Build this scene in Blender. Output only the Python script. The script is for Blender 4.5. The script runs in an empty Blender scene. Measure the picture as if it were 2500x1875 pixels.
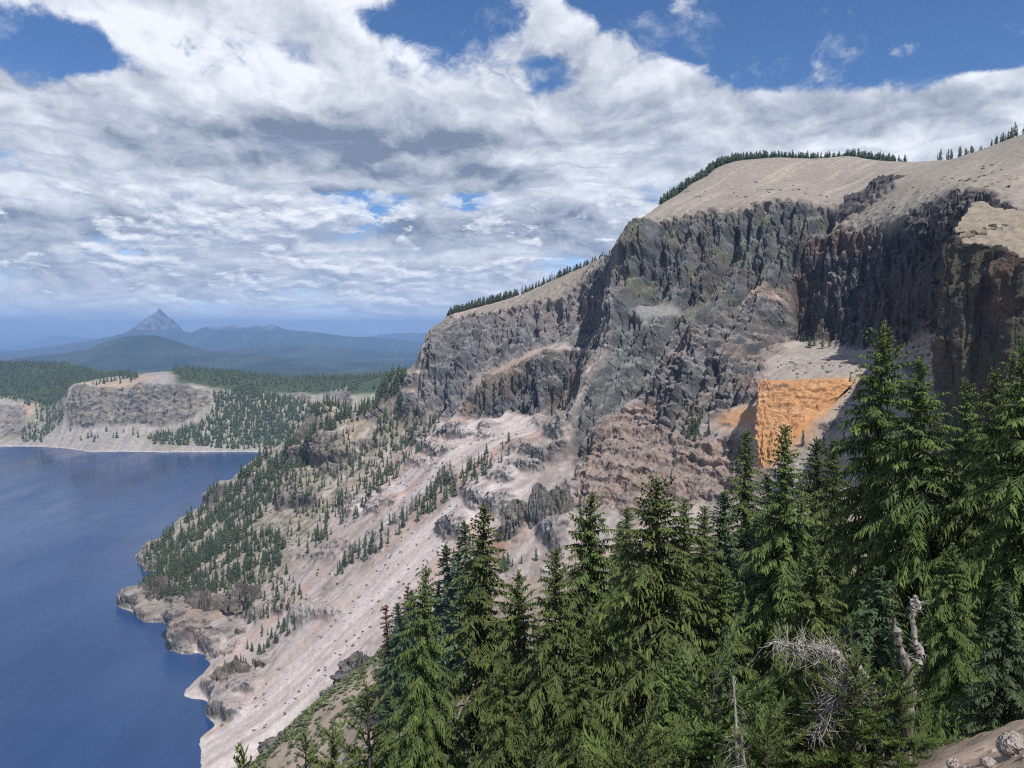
import bpy, math, random
import numpy as np

rng = np.random.default_rng(7)
random.seed(7)
scene = bpy.context.scene
COL = scene.collection

# ------------------------------------------------------------------ camera
F = 1900.0                      # focal length in picture units of a 2500 x 1875 sheet
PITCH = math.radians(4.0)
EYE = np.array([0.0, 0.0, 350.0])
cam_data = bpy.data.cameras.new('camera')
cam = bpy.data.objects.new('camera', cam_data)
COL.objects.link(cam)
cam_data.sensor_width = 36.0
cam_data.lens = 36.0 * F / 2500.0
cam_data.clip_start = 0.3
cam_data.clip_end = 300000.0
cam.location = EYE
cam.rotation_euler = (math.radians(90) - PITCH, 0, 0)
scene.camera = cam

# ------------------------------------------------------------------ sun, sky, exposure
SUN_DIR = np.array([0.36, -0.54, 1.03]); SUN_DIR /= np.linalg.norm(SUN_DIR)   # towards the sun
sun_data = bpy.data.lights.new('sun', 'SUN')
sun_data.energy = 5.0
sun_data.angle = math.radians(0.5)
sun_data.color = (1.0, 0.955, 0.89)
sun = bpy.data.objects.new('sun', sun_data)
COL.objects.link(sun)
from mathutils import Vector
sun.rotation_euler = Vector(-SUN_DIR).to_track_quat('-Z', 'Y').to_euler()

vs = scene.view_settings
vs.view_transform = 'Standard'; vs.look = 'None'; vs.exposure = 0.18; vs.gamma = 1.0
vs.use_curve_mapping = False
scene.render.engine = 'CYCLES'
cy = scene.cycles
cy.max_bounces = 5; cy.diffuse_bounces = 3; cy.glossy_bounces = 2; cy.transmission_bounces = 2
cy.transparent_max_bounces = 6; cy.volume_bounces = 0
cy.use_denoising = False
cy.filter_width = 1.15
cy.sample_clamp_indirect = 4.0
cy.use_adaptive_sampling = True; cy.adaptive_threshold = 0.012


class NT:
    """small helper to wire node trees"""
    def __init__(self, tree):
        self.t = tree; self.n = tree.nodes; self.l = tree.links
    def node(self, typ, **kw):
        nd = self.n.new(typ)
        for k, v in kw.items():
            setattr(nd, k, v)
        return nd
    def put(self, sock, v):
        if isinstance(v, bpy.types.NodeSocket):
            self.l.new(v, sock)
        elif v is not None:
            sock.default_value = v
    def math(self, op, a, b=None, c=None, clamp=False):
        nd = self.node('ShaderNodeMath', operation=op, use_clamp=clamp)
        self.put(nd.inputs[0], a); self.put(nd.inputs[1], b)
        if c is not None: self.put(nd.inputs[2], c)
        return nd.outputs[0]
    def vmath(self, op, a, b=None):
        nd = self.node('ShaderNodeVectorMath', operation=op)
        self.put(nd.inputs[0], a); self.put(nd.inputs[1], b)
        return nd.outputs[0]
    def xyz(self, v):
        nd = self.node('ShaderNodeSeparateXYZ'); self.put(nd.inputs[0], v)
        return nd.outputs[0], nd.outputs[1], nd.outputs[2]
    def comb(self, x, y, z):
        nd = self.node('ShaderNodeCombineXYZ')
        self.put(nd.inputs[0], x); self.put(nd.inputs[1], y); self.put(nd.inputs[2], z)
        return nd.outputs[0]
    def noise(self, vec, scale, detail=4.0, rough=0.5, dist=0.0, lac=2.0, color=False):
        nd = self.node('ShaderNodeTexNoise')
        self.put(nd.inputs['Vector'], vec); self.put(nd.inputs['Scale'], scale)
        self.put(nd.inputs['Detail'], detail); self.put(nd.inputs['Roughness'], rough)
        self.put(nd.inputs['Lacunarity'], lac); self.put(nd.inputs['Distortion'], dist)
        return nd.outputs[1] if color else nd.outputs[0]
    def ramp(self, v, lo, hi, a=0.0, b=1.0, smooth=True):
        nd = self.node('ShaderNodeMapRange')
        nd.interpolation_type = 'SMOOTHSTEP' if smooth else 'LINEAR'
        self.put(nd.inputs[0], v); self.put(nd.inputs[1], lo); self.put(nd.inputs[2], hi)
        self.put(nd.inputs[3], a); self.put(nd.inputs[4], b)
        return nd.outputs[0]
    def mix(self, f, a, b, blend='MIX'):
        nd = self.node('ShaderNodeMix', data_type='RGBA', blend_type=blend)
        self.put(nd.inputs[0], f)
        self.put(nd.inputs[6], a if isinstance(a, bpy.types.NodeSocket) else (*a, 1.0))
        self.put(nd.inputs[7], b if isinstance(b, bpy.types.NodeSocket) else (*b, 1.0))
        return nd.outputs[2]
    def scale(self, col, f):
        nd = self.node('ShaderNodeVectorMath', operation='SCALE')
        self.put(nd.inputs[0], col); self.put(nd.inputs[3], f)
        return nd.outputs[0]

world = bpy.data.worlds.new('World'); scene.world = world; world.use_nodes = True
wt = NT(world.node_tree); wbg = world.node_tree.nodes['Background']
sky = wt.node('ShaderNodeTexSky', sky_type='NISHITA'); sky.sun_disc = False
sky.sun_elevation = math.asin(SUN_DIR[2]); sky.sun_rotation = math.atan2(SUN_DIR[0], SUN_DIR[1])
sky.altitude = 2200.0; sky.air_density = 1.0; sky.dust_density = 0.6; sky.ozone_density = 2.2
SKY_STRENGTH = 0.095
gdir = wt.node('ShaderNodeTexCoord').outputs['Generated']
dx_, dy_, dz_ = wt.xyz(gdir)
M, ADD, SUB, MUL = wt.math, (lambda a, b: wt.math('ADD', a, b)), (lambda a, b: wt.math('SUBTRACT', a, b)), (lambda a, b: wt.math('MULTIPLY', a, b))
zc = M('MAXIMUM', dz_, 0.0)
hor = M('SQRT', ADD(ADD(MUL(dx_, dx_), MUL(dy_, dy_)), 1e-4))
cv = M('DIVIDE', zc, M('MAXIMUM', hor, .2))                              # height of a patch of sky over the horizon
cu = M('ARCTAN2', dx_, dy_)                                             # and its bearing from north
# cloud space: clouds shrink towards the horizon
kx = M('DIVIDE', 3.9, ADD(MUL(cv, .5), 1.0))
ex = M('DIVIDE', dx_, hor); ey = M('DIVIDE', dy_, hor)
vz = MUL(M('LOGARITHM', ADD(cv, .17), math.e), 2.0)
cp = wt.comb(MUL(cu, kx), vz, 0.0)

def total(*v):
    r = v[0]
    for x in v[1:]: r = ADD(r, x)
    return r
def patch(u0, v0, ru, rv, k):
    a = M('DIVIDE', SUB(cu, u0), ru); b = M('DIVIDE', SUB(cv, v0), rv)
    return MUL(M('EXPONENT', MUL(ADD(MUL(a, a), MUL(b, b)), -1.0)), k)
wn = wt.noise(cp, 2.4, 5, .55, color=True)
cpw = wt.vmath('ADD', cp, wt.scale(wt.vmath('SUBTRACT', wn, (0.5, 0.5, 0.5)), .30))

# main bank
bias = total(MUL(MUL(wt.ramp(SUB(cu, ADD(.13, MUL(SUB(.37, cv), 1.6))), -.04, .07), wt.ramp(cv, .252, .292)), -.27),
             patch(-.50, .300, .085, .032, -.30), patch(-.58, .315, .10, .05, -.20), patch(-.06, .385, .065, .022, -.30), patch(-.17, .375, .04, .02, -.2), patch(.06, .305, .05, .012, -.04),
             patch(-.17, .158, .055, .016, -.26), patch(-.05, .160, .03, .014, -.24), MUL(wt.ramp(cv, .11, .05), -.05),
             patch(-.30, .24, .55, .06, .14), patch(.32, .240, .22, .024, .17), patch(-.25, .36, .2, .05, .09), patch(.20, .40, .05, .03, .15), patch(.45, .315, .06, .014, .11), patch(.26, .375, .05, .014, .10), patch(-.42, .375, .16, .02, .12), MUL(wt.ramp(cv, .34, .26), .085), 0.05)
def bank(off, det):
    c = cpw if off is None else wt.vmath('ADD', cpw, off)
    return wt.noise(c, 1.75, det, .60, .05)
n0 = ADD(bank(None, 8), bias); n1 = ADD(bank((0.03, .085, 0.0), 5), bias)
a_bank = wt.ramp(n0, .455, .580)
top_light = MUL(SUB(n0, n1), 3.3)
flat = wt.noise(wt.vmath('MULTIPLY', cpw, (0.42, 2.2, 1.0)), 1.5, 5, .56, .2)          # long level shreds
belly = total(patch(-.38, .232, .36, .028, .55), patch(-.10, .222, .24, .028, .60), patch(-.50, .17, .3, .012, .25), patch(-.52, .215, .26, .02, .22), patch(-.25, .130, .6, .018, .25), patch(.02, .245, .12, .022, .25), patch(-.50, .40, .18, .012, .35), patch(-.02, .29, .08, .012, .2))
big = wt.noise(wt.vmath('MULTIPLY', cp, (0.35, 1.3, 1.0)), 1.1, 3, .5, .2)
lum_b = total(top_light, MUL(SUB(big, .52), -1.5), SUB(.70, MUL(wt.ramp(n0, .56, .85), .10)), MUL(SUB(flat, .5), -1.0), MUL(MUL(belly, ADD(wt.ramp(flat, .25, .75), .25)), -.85), MUL(wt.ramp(cv, .20, .12), -.16))
c_bank = wt.mix(wt.ramp(lum_b, .02, 1.12, 0.0, 1.0, False), (0.190, 0.235, 0.320), (0.86, 0.89, 0.95))

# low puffs in front of the horizon
cq = wt.vmath('ADD', wt.vmath('MULTIPLY', cp, (1.0, 1.25, 1.0)), (17.0, 5.0, 3.0))
cqw = wt.vmath('ADD', cq, wt.scale(wt.vmath('SUBTRACT', wn, (0.5, 0.5, 0.5)), .16))
m0 = wt.noise(cqw, 3.2, 6, .60, .0); m1 = wt.noise(wt.vmath('ADD', cqw, (0.015, .06, 0.0)), 3.2, 4, .60, .0)
a_low = MUL(wt.ramp(cv, .20, .135), wt.ramp(m0, .475, .545))
l_low = wt.ramp(total(MUL(SUB(m0, m1), 5.2), .46, MUL(SUB(flat, .5), -.9)), 0.0, 1.0, 0.0, 1.0, False)
c_low = wt.mix(l_low, (0.34, 0.405, 0.53), (0.95, 0.97, 1.0))
# grey shreds
a_shred = MUL(wt.ramp(cv, .30, .20), wt.ramp(wt.noise(wt.vmath('MULTIPLY', cpw, (0.45, 3.6, 1.0)), 3.0, 5, .58, .3), .52, .66, 0, .50))

tone = wt.vmath('MULTIPLY', wt.scale(sky.outputs[0], SKY_STRENGTH), (0.62, 0.86, 1.12))
tone = wt.mix(wt.ramp(cv, .15, .01, 0.0, .90), tone, (0.74, 0.90, 1.15))
wisp = MUL(wt.ramp(wt.noise(wt.vmath('ADD', cpw, (5.0, 9.0, 1.0)), 2.6, 7, .66, .3), .52, .74), MUL(wt.ramp(cv, .26, .32), .55))
tone = wt.mix(wisp, tone, (0.66, 0.72, 0.82))
c1 = wt.mix(MUL(a_bank, .98), tone, c_bank)
c2 = wt.mix(MUL(a_low, .92), c1, c_low)
c2 = wt.mix(a_shred, c2, (0.33, 0.395, 0.52))
c3 = wt.mix(wt.ramp(cv, .06, .005, 0.0, .50), c2, (1.0, 1.07, 1.16))
final = wt.mix(wt.ramp(dz_, -.02, .0), (0.10, 0.14, 0.20), c3)
wt.put(wbg.inputs[0], final); wbg.inputs[1].default_value = 1.0
world.cycles.sampling_method = 'MANUAL'; world.cycles.sample_map_resolution = 512


# ------------------------------------------------------------------ measuring and mesh tools
def ray(x, y):
    dx = (x - 1250.0) / F; dy = (y - 937.5) / F
    c, s = math.cos(PITCH), math.sin(PITCH)
    return np.array([dx, c - dy * s, -s - dy * c])

def at(x, y, Y):
    """the point of the place seen at picture point (x, y) that lies Y metres north of the viewpoint"""
    d = ray(x, y)
    return EYE + d * (Y / d[1])

def at_z(x, y, z):
    d = ray(x, y)
    return EYE + d * ((z - EYE[2]) / d[2])

from concurrent.futures import ThreadPoolExecutor
_POOL = ThreadPoolExecutor(4)

def _perlin2(x, y, seed):
    xi, yi = np.floor(x), np.floor(y)
    fx, fy = x - xi, y - yi
    xi, yi = xi.astype(np.int32).view(np.uint32), yi.astype(np.int32).view(np.uint32)
    u = fx * fx * fx * (fx * (fx * 6 - 15) + 10); v = fy * fy * fy * (fy * (fy * 6 - 15) + 10)
    def corner(dx, dy):
        h = (xi + np.uint32(dx)) * np.uint32(374761393) + (yi + np.uint32(dy)) * np.uint32(668265263) + np.uint32((seed * 974634777 + 12345) & 0xffffffff)
        h = (h ^ (h >> np.uint32(13))) * np.uint32(1274126177)
        h = (h ^ (h >> np.uint32(16))) * np.uint32(2246822519)
        k = (h >> np.uint32(15)) & np.uint32(31)
        return _G2[k, 0] * (fx - dx) + _G2[k, 1] * (fy - dy)
    a = corner(0, 0); a += u * (corner(1, 0) - a)
    b = corner(0, 1); b += u * (corner(1, 1) - b)
    return a + v * (b - a)

_ang = np.arange(32) / 32 * 2 * np.pi
_G2 = (np.stack([np.cos(_ang), np.sin(_ang)], -1) * 1.25).astype(np.float32)

def perlin(x, y, seed=0):
    """smooth lattice noise, about -0.8 .. 0.8"""
    x = np.asarray(x, np.float32); y = np.asarray(y, np.float32)
    x, y = np.broadcast_arrays(x, y)
    if x.size < 60000 or x.ndim < 2: return _perlin2(x, y, seed)
    parts = np.array_split(np.arange(x.shape[0]), 12)
    return np.concatenate(list(_POOL.map(lambda r: _perlin2(x[r[0]:r[-1] + 1], y[r[0]:r[-1] + 1], seed), parts)), 0)

def fbm(x, y, octv=4, seed=0, gain=0.5):
    a, s, out = 1.0, 1.0, 0
    for i in range(octv):
        out = out + a * perlin(x * s, y * s, seed + i * 17)
        a *= gain; s *= 2.03
    return out

def ridged(x, y, seed=0, p=1.0):
    r = 1.0 - np.abs(perlin(x, y, seed)) * 1.6
    return np.clip(r, 0, 1) ** p

class Spline:
    """smooth surface v(p, q) through scattered levels (multiquadric with a linear part)"""
    def __init__(self, P, v, c=10.0, smooth=0.0):
        P = np.asarray(P, float); v = np.asarray(v, float)
        self.mu = P.mean(0); self.sc = 100.0
        self.P = (P - self.mu) / self.sc; self.c = c / self.sc
        n = len(P)
        A = np.zeros((n + 3, n + 3))
        r2 = ((self.P[:, None] - self.P[None]) ** 2).sum(-1)
        A[:n, :n] = np.sqrt(r2 + self.c ** 2) - np.eye(n) * smooth
        A[:n, n] = 1; A[:n, n + 1:] = self.P
        A[n, :n] = 1; A[n + 1:, :n] = self.P.T
        self.w = np.linalg.lstsq(A, np.concatenate([v, np.zeros(3)]), rcond=None)[0]
    def __call__(self, a, b):
        a = np.asarray(a, float); b = np.asarray(b, float)
        q = np.stack([(a.ravel() - self.mu[0]) / self.sc, (b.ravel() - self.mu[1]) / self.sc], -1)
        out = np.empty(len(q)); n = len(self.P)
        for i in range(0, len(q), 20000):
            k = q[i:i + 20000]
            r2 = ((k[:, None] - self.P[None]) ** 2).sum(-1)
            out[i:i + 20000] = np.sqrt(r2 + self.c ** 2) @ self.w[:n] + self.w[n] + k @ self.w[n + 1:]
        return out.reshape(a.shape)

def bilinear(grid, x0, y0, step, a, b):
    """grid[i, j] with a = x0 + i*step, b = y0 + j*step"""
    u = np.clip((np.asarray(a, float) - x0) / step, 0, grid.shape[0] - 1.001)
    v = np.clip((np.asarray(b, float) - y0) / step, 0, grid.shape[1] - 1.001)
    i = u.astype(int); j = v.astype(int); fu = u - i; fv = v - j
    return (grid[i, j] * (1 - fu) * (1 - fv) + grid[i + 1, j] * fu * (1 - fv)
            + grid[i, j + 1] * (1 - fu) * fv + grid[i + 1, j + 1] * fu * fv)

def bicubic_up(grid, x0, y0, step, a, b):
    """Catmull-Rom resampling of a coarse grid at the sorted axes a, b"""
    def axis(m, c, n):
        u = np.clip((c - m) / step, 0, n - 1.001); i = u.astype(int); f = u - i
        w = np.stack([-.5*f**3 + f**2 - .5*f, 1.5*f**3 - 2.5*f**2 + 1, -1.5*f**3 + 2*f**2 + .5*f, .5*f**3 - .5*f**2], -1)
        idx = np.clip(i[:, None] + np.arange(-1, 3)[None], 0, n - 1)
        M = np.zeros((len(c), n))
        np.add.at(M, (np.arange(len(c))[:, None], idx), w)
        return M
    return axis(x0, a, grid.shape[0]) @ grid @ axis(y0, b, grid.shape[1]).T

def inside(poly, x, y):
    poly = np.asarray(poly, float); r = np.zeros(np.shape(x), bool); n = len(poly)
    for i in range(n):
        x1, y1 = poly[i]; x2, y2 = poly[(i + 1) % n]
        if y1 == y2: continue
        c = ((y1 > y) != (y2 > y)) & (x < (x2 - x1) * (y - y1) / (y2 - y1) + x1)
        r ^= c
    return r

def blur(m, k, times=2):
    if k < 1: return m
    for _ in range(times):
        for ax in (0, 1):
            pad = [(0, 0), (0, 0)]; pad[ax] = (k + 1, k)
            c = np.cumsum(np.pad(m, pad, mode='edge'), axis=ax)
            n = m.shape[ax]
            a = np.take(c, np.arange(2 * k + 1, 2 * k + 1 + n), axis=ax); b = np.take(c, np.arange(0, n), axis=ax)
            m = (a - b) / (2 * k + 1)
    return m

def mesh_from(name, V, Fc, mats=(), smooth=None, col=None, mat_idx=None):
    """V (n,3), Fc (m,3) or (m,4) -> mesh data"""
    V = np.ascontiguousarray(V, np.float32); Fc = np.ascontiguousarray(Fc, np.int32)
    me = bpy.data.meshes.new(name)
    k = Fc.shape[1]
    me.vertices.add(len(V)); me.vertices.foreach_set('co', V.ravel())
    me.loops.add(Fc.size); me.loops.foreach_set('vertex_index', Fc.ravel())
    me.polygons.add(len(Fc))
    me.polygons.foreach_set('loop_start', np.arange(0, Fc.size, k, dtype=np.int32))
    me.polygons.foreach_set('loop_total', np.full(len(Fc), k, np.int32))
    if smooth is not None:
        s = np.full(len(Fc), bool(smooth)) if np.isscalar(smooth) else np.asarray(smooth, bool)
        me.polygons.foreach_set('use_smooth', s)
    if mat_idx is not None:
        me.polygons.foreach_set('material_index', np.asarray(mat_idx, np.int32))
    for m in mats: me.materials.append(m)
    if col is not None:
        ca = me.color_attributes.new('tint', 'FLOAT_COLOR', 'POINT')
        c4 = np.ones((len(V), 4), np.float32); c4[:, :3] = col
        ca.data.foreach_set('color', c4.ravel())
    me.update(calc_edges=True)
    return me

def link(name, data, parent=None, loc=None, rot=None, scale=None):
    o = bpy.data.objects.new(name, data); COL.objects.link(o)
    if parent is not None: o.parent = parent
    if loc is not None: o.location = loc
    if rot is not None: o.rotation_euler = rot
    if scale is not None: o.scale = scale if hasattr(scale, '__len__') else (scale,) * 3
    return o

def tag(o, label=None, cat=None, group=None, kind=None):
    for k, v in (('label', label), ('category', cat), ('group', group), ('kind', kind)):
        if v: o[k] = v
    return o

def grid_faces(ni, nj, keep=None):
    a = np.arange(ni * nj).reshape(ni, nj)
    q = np.stack([a[:-1, :-1], a[1:, :-1], a[1:, 1:], a[:-1, 1:]], -1).reshape(-1, 4)
    if keep is not None:
        k = keep.ravel(); q = q[k[q].all(1)]
    return q

def compact(V, Fc, *attrs):
    used = np.zeros(len(V), bool); used[Fc.ravel()] = True
    m = np.cumsum(used) - 1
    return (V[used], m[Fc]) + tuple(a[used] for a in attrs)

# ------------------------------------------------------------------ materials
def new_mat(name):
    m = bpy.data.materials.new(name); m.use_nodes = True
    t = NT(m.node_tree); b = m.node_tree.nodes['Principled BSDF']
    b.inputs['Specular IOR Level'].default_value = 0.12
    b.inputs['Roughness'].default_value = 0.9
    return m, t, b

def obj_coord(t):
    return t.node('ShaderNodeNewGeometry').outputs['Position']

def ground_mat(name, fine=0.8, grain=0.35, bump=0.6, bump_scale=0.5, depth=None):
    """colour of the rock and scree from the tint layer, mottled, with a rough surface"""
    m, t, b = new_mat(name)
    p = obj_coord(t)
    a = t.node('ShaderNodeVertexColor', layer_name='tint').outputs[0]
    n1 = t.noise(p, fine, 5, 0.65)
    n2 = t.noise(p, fine * 0.13, 4, 0.6)
    f = t.math('ADD', t.ramp(n1, 0.25, 0.75, 1 - grain, 1 + grain, False), t.ramp(n2, 0.25, 0.75, -grain * .45, grain * .45, False))
    t.put(b.inputs['Base Color'], t.scale(a, f))
    bn = t.node('ShaderNodeBump'); bn.inputs['Strength'].default_value = bump; bn.inputs['Distance'].default_value = depth or 0.6 / max(bump_scale, .01) * .3
    t.put(bn.inputs['Height'], t.noise(p, bump_scale, 6, 0.7))
    t.put(b.inputs['Normal'], bn.outputs[0])
    return m

# ------------------------------------------------------------------ the crater wall
# measured as distances out of a leaning plane that faces the lake
WN = np.array([-0.50, -0.60, 0.62]); WN /= np.linalg.norm(WN)
WS = np.array([-0.768, 0.640, 0.0]); WS /= np.linalg.norm(WS)
WS = WS - WN * (WS @ WN); WS /= np.linalg.norm(WS)
WT = np.cross(WS, WN); WT = WT if WT[2] > 0 else -WT

SHORE = [(362, 1375), (372, 1400), (345, 1440), (330, 1492), (380, 1515), (440, 1527), (437, 1583), (515, 1603), (480, 1660),
         (455, 1692), (528, 1742), (485, 1800), (490, 1875), (520, 1960), (560, 2100)]
CREST = [(1095, 774, 1235), (1168, 750, 1245), (1254, 726, 1245), (1348, 688, 1235), (1435, 653, 1225), (1490, 628, 1200), (1613, 499, 1050),
         (1681, 454, 1085), (1744, 413, 1115), (1789, 397, 1135), (1907, 389, 1155), (2088, 388, 1140), (2200, 396, 1090),
         (2309, 391, 1030), (2404, 381, 950), (2500, 327, 850), (2700, 240, 780)]
RIDGE = [(1019, 893, 1190), (945, 940, 1230), (845, 1003, 1270), (786, 1038, 1290), (711, 1078, 1310), (641, 1110, 1320),
         (597, 1142, 1315), (557, 1182, 1305), (497, 1232, 1290), (438, 1267, 1265), (385, 1318, 1225), (364, 1350, 1195)]
PICKS = [
    # left cliff rim and face
    (1056, 807, 1192), (1034, 844, 1180), (1027, 898, 1168), (1023, 988, 1150), (1095, 781, 1205), (1153, 773, 1195), (1200, 764, 1180), (1247, 761, 1165),
    (1316, 741, 1145), (1370, 739, 1125), (1406, 717, 1115), (1435, 680, 1112), (1464, 637, 1115), (1490, 632, 1130),
    (1464, 795, 1060), (1345, 838, 1090), (1280, 863, 1100), (1215, 899, 1110), (1171, 918, 1115), (1124, 968, 1118),
    (1440, 832, 1000), (1345, 856, 1040), (1280, 882, 1052), (1215, 917, 1060), (1171, 937, 1065), (1138, 985, 1075),
    (1146, 1024, 1048), (1207, 1014, 1035), (1280, 1006, 1020), (1334, 1010, 990), (1385, 1008, 955), (1066, 1024, 1105), (1117, 1003, 1085),
    # grey dike and buttress
    (1511, 601, 962), (1497, 717, 925), (1486, 807, 895), (1443, 909, 855), (1408, 981, 835), (1398, 1079, 800), (1402, 1131, 785),
    (1520, 900, 850), (1470, 1000, 815), (1440, 1090, 785), (1580, 909, 845), (1600, 860, 862), (1680, 807, 852), (1560, 1000, 800),
    (1600, 755, 900), (1545, 742, 902), (1658, 772, 880), (1545, 720, 918), (1610, 725, 922), (1560, 640, 950),
    # main cliff
    (1513, 589, 968), (1541, 546, 980), (1613, 553, 970), (1681, 532, 962), (1753, 518, 955), (1816, 522, 945), (1871, 496, 940), (1952, 500, 925),
    (2042, 513, 905), (2056, 532, 893), (1700, 650, 930), (1770, 620, 930), (1862, 702, 880), (1821, 722, 872), (1850, 600, 915), (1925, 600, 905), (1925, 720, 880),
    (1700, 740, 905), (1640, 640, 938), (1990, 560, 897),
    # lower mass under the main cliff
    (1703, 802, 835), (1789, 772, 842), (1860, 760, 850), (1907, 777, 858), (1660, 880, 800), (1760, 870, 780), (1840, 880, 765), (1703, 992, 742), (1853, 969, 712),
    (1780, 985, 722), (1620, 960, 790), (1545, 945, 835), (1925, 812, 858), (1880, 850, 800), (1952, 829, 848),
    # shaded wall of the alcove
    (2042, 838, 800), (2133, 842, 738), (2196, 851, 690), (2314, 793, 622), (2250, 820, 655),
    (2038, 568, 872), (2090, 566, 842), (2151, 558, 800), (2200, 541, 757), (2264, 513, 702), (2309, 512, 668), (2314, 491, 662), (2381, 486, 640), (2440, 512, 602), (2467, 524, 590),
    (2040, 700, 835), (2150, 700, 765), (2250, 680, 690), (2305, 680, 642),
    # the alcove wall runs on behind the near cliff
    (2480, 800, 575), (2600, 820, 545), (2600, 570, 545), (2540, 545, 565), (2400, 960, 560), (2500, 960, 540), (2600, 1000, 500),
    # pumice slopes above
    (2250, 455, 800), (2350, 430, 775), (2450, 420, 720), (2190, 445, 858), (2120, 490, 872), (2600, 480, 600), (2560, 400, 720),
    (1900, 440, 1040), (2050, 450, 1010), (1750, 465, 1030),
    # talus under the alcove
    (1966, 1050, 612), (2100, 1000, 598), (2300, 900, 585), (2250, 1060, 535), (2400, 1060, 500), (2200, 930, 625), (2050, 900, 690), (1880, 925, 715), (1980, 880, 760), (1870, 1010, 668), (1853, 1130, 618),
    # red terraces, pinnacle ground, big scree
    (1500, 1010, 808), (1500, 1130, 728), (1500, 1250, 660), (1620, 1060, 752), (1620, 1200, 668), (1700, 1090, 700), (1700, 1190, 655), (1780, 1110, 668), (1780, 1200, 628),
    (1250, 1100, 852), (1320, 1199, 748), (1300, 1300, 692), (1216, 1339, 697), (1350, 1150, 785), (1330, 1060, 900), (1200, 1080, 905), (1100, 1100, 962), (1000, 1200, 925), (1150, 1250, 780), (1000, 1400, 735),
    (900, 1600, 655), (800, 1500, 748), (650, 1650, 702), (700, 1800, 613), (560, 1760, 668), (900, 1800, 566), (1100, 1600, 622), (1300, 1500, 600), (1500, 1400, 590), (1700, 1320, 570), (1900, 1250, 545), (2100, 1200, 490),
    (2300, 1150, 440), (1100, 1800, 520), (800, 2000, 500),
    # wooded spur
    (700, 1250, 1085), (850, 1150, 1112), (950, 1080, 1130), (600, 1350, 1005), (700, 1400, 905), (850, 1300, 905), (950, 1200, 1000), (500, 1350, 1085), (430, 1400, 1060), (800, 1200, 1080), (1000, 1050, 1140),
    (470, 1478, 882), (530, 1482, 885), (450, 1500, 868), (600, 1500, 855), (545, 1642, 748), (600, 1650, 738), (560, 1590, 800), (338, 1445, 985), (370, 1440, 995), (420, 1490, 935), (580, 1700, 708), (640, 1560, 785),
    (620, 1200, 1200), (750, 1120, 1210), (540, 1260, 1190), (900, 1020, 1190),
]
pts = [at(*p) for p in PICKS] + [at(*p) for p in CREST] + [at(*p) for p in RIDGE]
for p in CREST:
    q = at(*p)
    if p[0] < 1900: pts += [q + np.array([40, 150, -30]), q + np.array([80, 330, -110])]
    elif p[0] < 2300: pts += [q + np.array([30, 120, -12])]
    else: pts += [q + np.array([90, 60, 8])]
for p in RIDGE[3:]:
    q = at(*p); pts += [q + np.array([-20, 90, -45])]
for p in RIDGE:
    q = at(*p); pts += [q + np.array([20, 260, -0.55 * q[2] - 60])]
for p in SHORE:
    q = at_z(p[0], p[1], 0.0)
    pts += [q, q + np.array([-33.0, -22.0, -22.0]), q + np.array([-110.0, -75.0, -75.0])]
pts = np.array(pts)
wall_spline = Spline(np.stack([pts @ WS, pts @ WT], -1), pts @ WN, c=9.0, smooth=0.004)
S0, S1, T0, T1 = 20.0, 1330.0, 120.0, 1300.0
CST = 7.0
cs = np.arange(S0, S1 + CST, CST); ct = np.arange(T0, T1 + CST, CST)
W_COARSE = wall_spline(*np.meshgrid(cs, ct, indexing='ij'))

def wall_h(s, t):
    return bilinear(W_COARSE, S0, T0, CST, s, t)

def on_wall(x, y, near=300.0, far=1500.0):
    """where the line of sight through (x, y) meets the wall: (s, t)"""
    d = ray(x, y); Ys = np.linspace(near, far, 1600)
    P = EYE + d * (Ys / d[1])[:, None]
    g = P @ WN - wall_h(P @ WS, P @ WT)
    k = np.argmax(g < 0)
    if not (g < 0).any(): k = len(Ys) - 1
    return P[k] @ WS, P[k] @ WT

def wall_point(x, y, near=300.0, far=1500.0):
    s, t = on_wall(x, y, near, far)
    return s * WS + t * WT + float(wall_h(s, t)) * WN

DS = 1.55
fs = np.arange(S0, S1, DS); ft = np.arange(T0, T1, DS)
NI, NJ = len(fs), len(ft)
SS, TT = (m.astype(np.float32) for m in np.meshgrid(fs, ft, indexing='ij'))
HH = bicubic_up(W_COARSE, S0, T0, CST, fs, ft)
BX = SS[..., None] * WS + TT[..., None] * WT + HH[..., None] * WN
ZB = BX[..., 2]

# rock zones: outlines walked on the wall
wx = SS + 7 * perlin(SS / 26, TT / 26, seed=1) + 3.5 * perlin(SS / 9, TT / 9, seed=2) + 1.5 * perlin(SS / 4, TT / 4, seed=12)
wy = TT + 7 * perlin(SS / 26, TT / 26, seed=3) + 3.5 * perlin(SS / 9, TT / 9, seed=4) + 1.5 * perlin(SS / 4, TT / 4, seed=14)
def zone(poly, soft=2, near=300.0):
    p = [on_wall(x, y, near) for x, y in poly]
    return blur(inside(p, wx, wy).astype(np.float64), soft)

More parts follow.
